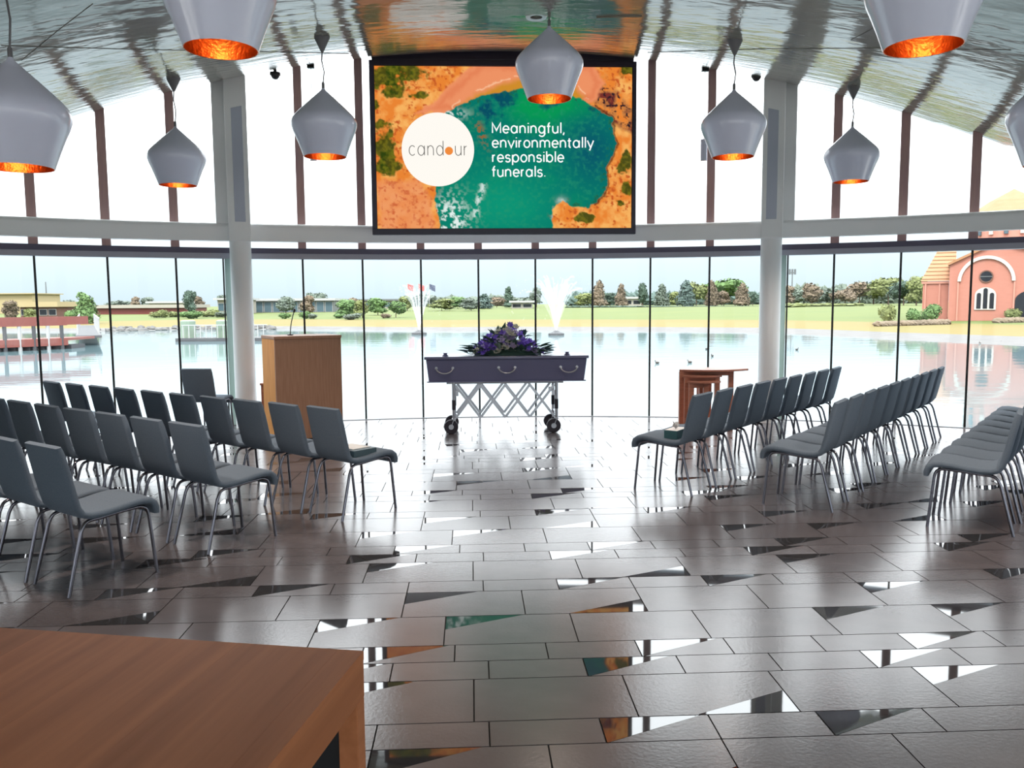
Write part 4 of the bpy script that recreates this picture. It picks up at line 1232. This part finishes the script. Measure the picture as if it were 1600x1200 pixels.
m.loft([[(acx + r_ * math.cos(a), y_, rwz + r_ * math.sin(a)) for r_, y_ in ((.36, -.07), (.44, -.07), (.44, .0), (.36, .0))] for a in [2 * math.pi * k / n for k in range(n + 1)]], caps=False); m.build('window_ring', 'brown_brick', rw)
MB().box(acx - .38, acx + .38, -.075, -.055, rwz - .025, rwz + .025).build('glazing_bar', 'grey_metal', rw)
wz0, wz1 = cz(484), cz(462)
wr = .66
m = MB(); pts = [(acx - wr, wz0)] + [(acx + wr, wz0)] + [(acx + wr * math.cos(math.pi * k / 14), wz1 + wr * .85 * math.sin(math.pi * k / 14)) for k in range(15)]
gable_prism(m, pts, -.08, .0); aw = m.build('arched_window', 'stone_white', ch)
for dx, hz in ((-.40, .05), (0, .38), (.40, .05)):
    q_ = .135
    pts = [(acx + dx - q_, wz0 + .08), (acx + dx + q_, wz0 + .08)] + [(acx + dx + q_ * math.cos(math.pi * k / 8), wz1 + hz + q_ * math.sin(math.pi * k / 8)) for k in range(9)]
    m = MB(); gable_prism(m, pts, -.10, -.06); m.build('lancet_pane', 'pane_dark', aw)
# gable copings and roof behind
for (x0_, z0_), (x1_, z1_) in (((-.15, zE - .05), (apx - .55, zA + .08)), ((apx + .55, zA + .08), (W1, cz(424) + .05))):
    MB().bar((x0_, -.02, z0_), (x1_, -.02, z1_), .35, .16, (0, 0, 1)).build('gable_coping', 'roof_tile', ch)
m = MB(); m.add([(-.1, .3, zE + .02), (apx, .3, zA + .15), (apx, 8, zA + .15), (-.1, 8, zE + .02)], [(0, 1, 2, 3)]); m.add([(apx, .3, zA + .15), (W1, .3, cz(424) + .05), (W1, 8, cz(424) + .05), (apx, 8, zA + .15)], [(0, 1, 2, 3)]); m.build('gable_roof', 'roof_tile', ch)
# left wing
xw = cpx(1440)
MB().box(xw, -.01, 1.2, 7, -.3, zW - .15).build('wing_wall', 'brick', ch)
for x in (xw + .18, cpx(1467)): MB().box(x - .05, x + .05, 1.12, 1.2, -.2, zW - .2).build('pilaster', 'brick_pale', ch)
MB().box(xw - .1, -.01, 1.1, 1.3, zW - .2, zW - .02).build('eaves', 'brick_pale', ch)
zR = cz(380)
m = MB(); m.add([(xw - .15, 1.05, zW), (.4, 1.05, zW), (.4, 5, zR), (cpx(1463), 5, zR)], [(0, 1, 2, 3)]); m.add([(xw - .15, 1.05, zW), (cpx(1463), 5, zR), (xw - .15, 9, zW)], [(0, 1, 2)]); m.build('wing_roof', 'roof_tile', ch)
for k in range(9):
    t_ = (k + .5) / 9
    a_ = Vector((xw - .15, 1.05, zW)).lerp(Vector((cpx(1463), 5, zR)), t_); b_p = Vector((.4, 1.05, zW)).lerp(Vector((.4, 5, zR)), t_)
    MB().bar(a_ + Vector((0, -.01, .012)), b_p + Vector((0, -.01, .012)), .10, .03).build('tile_course', 'roof_tile', ch)
# drum tower behind
dc = Vector((cpx(1585), 9.0, 0)); dr = 2.7
MB().lathe([(dr, 1), (dr, cz(352) * 1.12), (dr + .15, cz(352) * 1.12), (dr + .15, cz(344) * 1.14)], 16, dc).build('drum', 'brick_pale', ch)
MB().lathe([(dr + .45, cz(344) * 1.14), (dr * .6, cz(325) * 1.15), (.05, cz(308) * 1.15)], 16, dc).build('drum_roof', 'roof_tile', ch)
for k in range(16):
    a = 2 * math.pi * (k + .5) / 16
    c_, s_ = math.cos(a), math.sin(a)
    MB().tube([(dc.x + (dr + .02) * c_, dc.y + (dr + .02) * s_, cz(372) * 1.1), (dc.x + (dr + .02) * c_, dc.y + (dr + .02) * s_, cz(353) * 1.12)], .16, 8).build('drum_column', 'pane_blue' if k % 2 else 'stone_white', ch)
# side porch arch on the right
m = MB(); pts = [(cpx(1582), 0), (cpx(1640), 0)] + [(cpx(1611) + cpx(1482 + 29) * math.cos(math.pi * k / 12), cz(470) + cpx(1482 + 18) * math.sin(math.pi * k / 12)) for k in range(13)]
gable_prism(m, pts, -.06, .01); m.build('porch_arch', 'pane_dark', ch)
# church shrubs and clipped bed
for k, (px, ty, w, kc) in enumerate(((1391, 472, 26, 'olive'), (1427, 478, 26, 'green'), (1456, 470, 28, 'green'), (1588, 480, 26, 'olive'))):
    tree(px, 0, ty, w, 57.4, kc, 'bush', ('olive shrub at the left end of the church bed', 'low green shrub in the middle of the church bed', 'tall green shrub at the church wall', 'olive shrub at the church porch')[k], 'shrub')
def bed(px0, px1, d, lab):
    m = MB(); px = px0; r = random.Random(2)
    while px < px1:
        p = on_land(px, d); m.blob((p.x, p.y, p.z + .12), (.34, .4, .22), 2, .15, int(px)); px += 5
    tag(m.build('clipped_bed', 'crown_rust'), lab, 'hedge', kind='stuff')
bed(1374, 1484, 55, 'low brown-green clipped bed in front of the church wing')
bed(1562, 1640, 55, 'low brown-green clipped bed at the church porch')

# buildings on the far left ------------------------------
def building(name, px0, px1, top, depth, wall_m, roof_m, lab, roof_h=3, win=0, win_m='pane_dark', deep=8, win_rows=(.25, .75)):
    z0 = ground_z((px0 + px1) / 2, depth); o = far(px0, depth, z0)
    t = thing(name, lab, 'building', o, YAW)
    W = (px1 - px0) * depth / F
    H = (project(o.x, o.y, z0)[1] - top) * depth / F
    rh = roof_h * depth / F
    MB().box(0, W, 0, deep, -.4, H - rh).build('wall', wall_m, t)
    MB().box(-.4, W + .4, -.6, deep + .4, H - rh, H).build('roof', roof_m, t)
    for k in range(win):
        x0_ = W * (k + .12) / win; x1_ = W * (k + .88) / win
        w_ = MB().box(x0_ - .06, x1_ + .06, -.05, .02, (H - rh) * win_rows[0] - .06, (H - rh) * win_rows[1] + .06).build('window', 'white_paint', t)
        MB().box(x0_, x1_, -.08, -.051, (H - rh) * win_rows[0], (H - rh) * win_rows[1]).build('pane', win_m, w_)
    return t
building('warehouse', -60, 50, 459, 130, 'yellow_render', 'yellow_render', 'big pale yellow block at the far left edge', 1.5)
building('brick_house', 31, 88, 472, 105, 'brown_brick', 'yellow_render', 'low brown brick house with a tan roof on the left', 8, 4)
building('long_shed', 128, 290, 477, 120, 'red_paint', 'cream_render', 'long low red-fronted shed behind the left lawn', 5)
building('low_pavilion', 232, 290, 471, 170, 'cream_render', 'white_paint', 'pale flat-roofed hall behind the long shed', 3)
building('glass_house', 340, 372, 466, 115, 'cream_render', 'white_paint', 'small white house with blue glazing by the left column', 3, 3, 'pane_blue')
building('glass_pavilion', 398, 520, 467, 125, 'grey_metal', 'white_paint', 'long glass-fronted pavilion with a pale flat roof', 3.5, 9, 'pane_blue', win_rows=(.05, .9))
building('glass_pavilion', 519, 616, 468, 150, 'cream_render', 'grey_metal', 'low cream hall with a grey roof behind green trees', 2.5, 5, 'pane_blue')
building('white_hut', 799, 832, 470, 142, 'cream_render', 'white_paint', 'small pale hut between the two fountains', 3, 2)
building('white_hall', 974, 1002, 464, 200, 'cream_render', 'white_paint', 'small pale hall among the right trees', 3, 2)

# lamp mast, left mast, flag poles
def mast(px, top, depth, lab, head=True):
    p = on_land(px, depth); h = (project(p.x, p.y, p.z)[1] - top) * depth / F
    t = thing('light_mast', lab, 'mast', p)
    MB().tube([(0, 0, -.1), (0, 0, h)], [.18, .10], 8).build('pole', 'grey_metal', t)
    if head:
        for x in (-.55, 0, .55): MB().box(x - .18, x + .18, -.1, .1, h - .6, h + .5).build('antenna', 'grey_metal', t)
        MB().box(-.6, .6, -.05, .05, h - .3, h - .15).build('bracket', 'grey_metal', t)
mast(1237, 425, 170, 'tall grey antenna mast on the right skyline')
mast(73, 441, 180, 'thin plain mast on the left skyline', False)
for px, c, side in ((637, 'flag_red', 'left'), (654, 'flag_red', 'middle'), (671, 'flag_navy', 'right')):
    p = on_land(px, 140); h = (project(p.x, p.y, p.z)[1] - 442) * 140 / F
    t = thing('flagpole', '%s flagpole of three behind the small fountain' % side, 'flagpole', p, 0, 'flagpoles')
    MB().tube([(0, 0, -.1), (0, 0, h)], .05, 6).build('pole', 'white_paint', t)
    MB().loft([[(x, .05 * math.sin(x * 5), h - .2 - x * .35), (x, .05 * math.sin(x * 5) + .02, h - .2 - x * .35), (x, .05 * math.sin(x * 5) + .02, h - 1.1 - x * .45), (x, .05 * math.sin(x * 5), h - 1.1 - x * .45)] for x in (0, .25, .5, .75, 1.0)]).build('flag', c, t)

# red jetty -----------------------------------------------
jd0, jd1 = 37.0, 58.0
jp = [far(-60, 36), far(102, 39.5), far(132, 57)]
jt = thing('red_jetty', 'red timber jetty with rails reaching into the lake at left', 'jetty', (0, 0, 0))
def beam(a, b, z0, z1, w, m_, nm, par):
    a, b = Vector((a.x, a.y, (z0 + z1) / 2)), Vector((b.x, b.y, (z0 + z1) / 2))
    return MB().bar(a, b, w, z1 - z0).build(nm, m_, par)
off = Vector((0, 2.2, 0))
MB().prism([jp[0][:2], jp[1][:2], (jp[1] + Vector((.2, 2.4, 0)))[:2], (jp[0] + off)[:2]], .0, .12).build('deck', 'jetty_red', jt)
beam(jp[0], jp[1], -.22, .12, .1, 'jetty_red', 'fascia', jt)
beam(jp[0], jp[1], .72, 1.12, .08, 'jetty_red', 'rail_board', jt)
beam(jp[0] + off, jp[1] + off, .72, 1.12, .08, 'jetty_red', 'rail_board', jt)
for k in range(7):
    p = jp[0].lerp(jp[1], (k + .6) / 7)
    MB().box(p.x - .06, p.x + .06, p.y - .06, p.y + .06, -.9, .72).build('post', 'white_paint' if k % 2 else 'pontoon', jt)
    MB().box(p.x - .22, p.x + .22, p.y + .4, p.y + 1.8, -.75, -.22).build('float', 'pontoon', jt)
gang = thing('gangway', 'pale metal gangway linking the red jetty to the shore', 'gangway')
q0, q1 = jp[1] + Vector((-.4, 3.1, 0)), far(134, 66)
beam(q0, q1, .0, .12, 1.2, 'pontoon', 'deck', gang)
for dx in (-.55, .55):
    o_ = Vector((dx, 0, 0))
    beam(q0 + o_, q1 + o_, .95, 1.02, .06, 'white_paint', 'handrail', gang)
    for k in range(8):
        p = (q0 + o_).lerp(q1 + o_, (k + .5) / 8); MB().box(p.x - .03, p.x + .03, p.y - .03, p.y + .03, .05, .98).build('baluster', 'white_paint', gang)

# floating pontoon with green posts
pn = thing('floating_pontoon', 'floating pontoon with two green piles left of the column', 'pontoon')
a, b = far(280, 47.5), far(418, 47.5)
beam(a, b, WATER - .1, -.22, 1.6, 'pontoon', 'deck', pn)
for px in (292, 348):
    p = far(px, 47.5); MB().lathe([(.42, WATER - .3), (.42, .72), (.30, .78)], 12, (p.x, p.y, 0), True).build('pile', 'green_post', pn)
for px in range(284, 418, 9):
    p = far(px, 46.9); MB().box(p.x - .02, p.x + .02, p.y - .02, p.y + .02, -.25, .50).build('baluster', 'white_paint', pn)
beam(far(282, 46.9), far(416, 46.9), .48, .53, .05, 'white_paint', 'handrail', pn)

# fountains -----------------------------------------------
def fountain(px, depth, top, spread, n, lab, seed):
    r = random.Random(seed); o = far(px, depth, WATER)
    t = thing('fountain', lab, 'fountain', o, 0)
    H = (project(o.x, o.y, WATER)[1] - top) * depth / F
    MB().lathe([(.5, -.1), (.5, .12), (.25, .2), (.08, .3)], 16).build('nozzle_float', 'pontoon', t)
    m = MB()
    for k in range(n):
        a = 2 * math.pi * k / n + r.uniform(-.1, .1); rad = spread * r.uniform(.5, 1.0); h = H * r.uniform(.72, 1.0)
        pts, rs = [], []
        tend = r.uniform(.5, 1.15)
        for j in range(12):
            s = tend * j / 11
            pts.append((rad * s * math.cos(a), rad * s * math.sin(a), max(.05, .2 + h * (2 * s - s * s))))
            rs.append(.010 + .05 * (j / 11) * r.uniform(.6, 1.4))
        m.tube(pts, rs, 5, False)
    tag(m.build('water_jets', 'water_spray', t), kind='stuff')
    m = MB()
    for k in range(160):
        a = r.uniform(0, 6.28); s = r.uniform(.5, 1.95); rad = spread * s * r.uniform(.6, 1.15)
        z = .2 + H * max(.02, 2 * s - s * s) * r.uniform(.75, 1.05); q = r.uniform(.015, .04)
        m.add([(rad * math.cos(a) - q, rad * math.sin(a), z), (rad * math.cos(a) + q, rad * math.sin(a), z), (rad * math.cos(a), rad * math.sin(a) + q, z + q), (rad * math.cos(a), rad * math.sin(a) - q * .3, z - q * 1.5)], [(0, 1, 2), (0, 3, 1), (1, 3, 2), (2, 3, 0)])
    tag(m.build('spray_drops', 'water_spray', t), kind='stuff')
fountain(654, 55, 450, 1.2, 44, 'smaller white fountain jet left of the coffin', 4)
fountain(869, 52, 437, 1.75, 60, 'taller white fountain plume behind the coffin', 9)

# ducks ---------------------------------------------------
duck_body = MB().blob((0, 0, .10), (.26, .13, .12), 2, .04, 2).mesh('body', 'duck_brown', 60)
duck_head = MB().tube([(.18, 0, .12), (.22, 0, .24), (.23, 0, .30), (.30, 0, .29), (.36, 0, .28)], [.06, .045, .06, .04, .015], 8).mesh('head', 'duck_brown', 60)
dk = [(1027, 568), (1078, 567), (1104, 546), (1113, 557), (1245, 547), (1513, 530), (1531, 537), (1541, 529), (1567, 536), (1587, 535)]
for k, (px, py) in enumerate(dk):
    d = ray(px, py); zz = WATER if k < 5 else WATER
    q = d * ((zz - EYE) / d.z)
    lab = 'small dark duck on the open lake, %s from the left' % ORD[k] if k < 5 else 'small dark duck by the right bank, %s from the left' % ORD[k - 5]
    t = thing('duck', lab, 'duck', (q.x, q.y, zz), random.uniform(0, 6.28), 'ducks on the lake')
    t.scale = (.3, .3, .3)
    put('body', duck_body, t); put('head', duck_head, t)
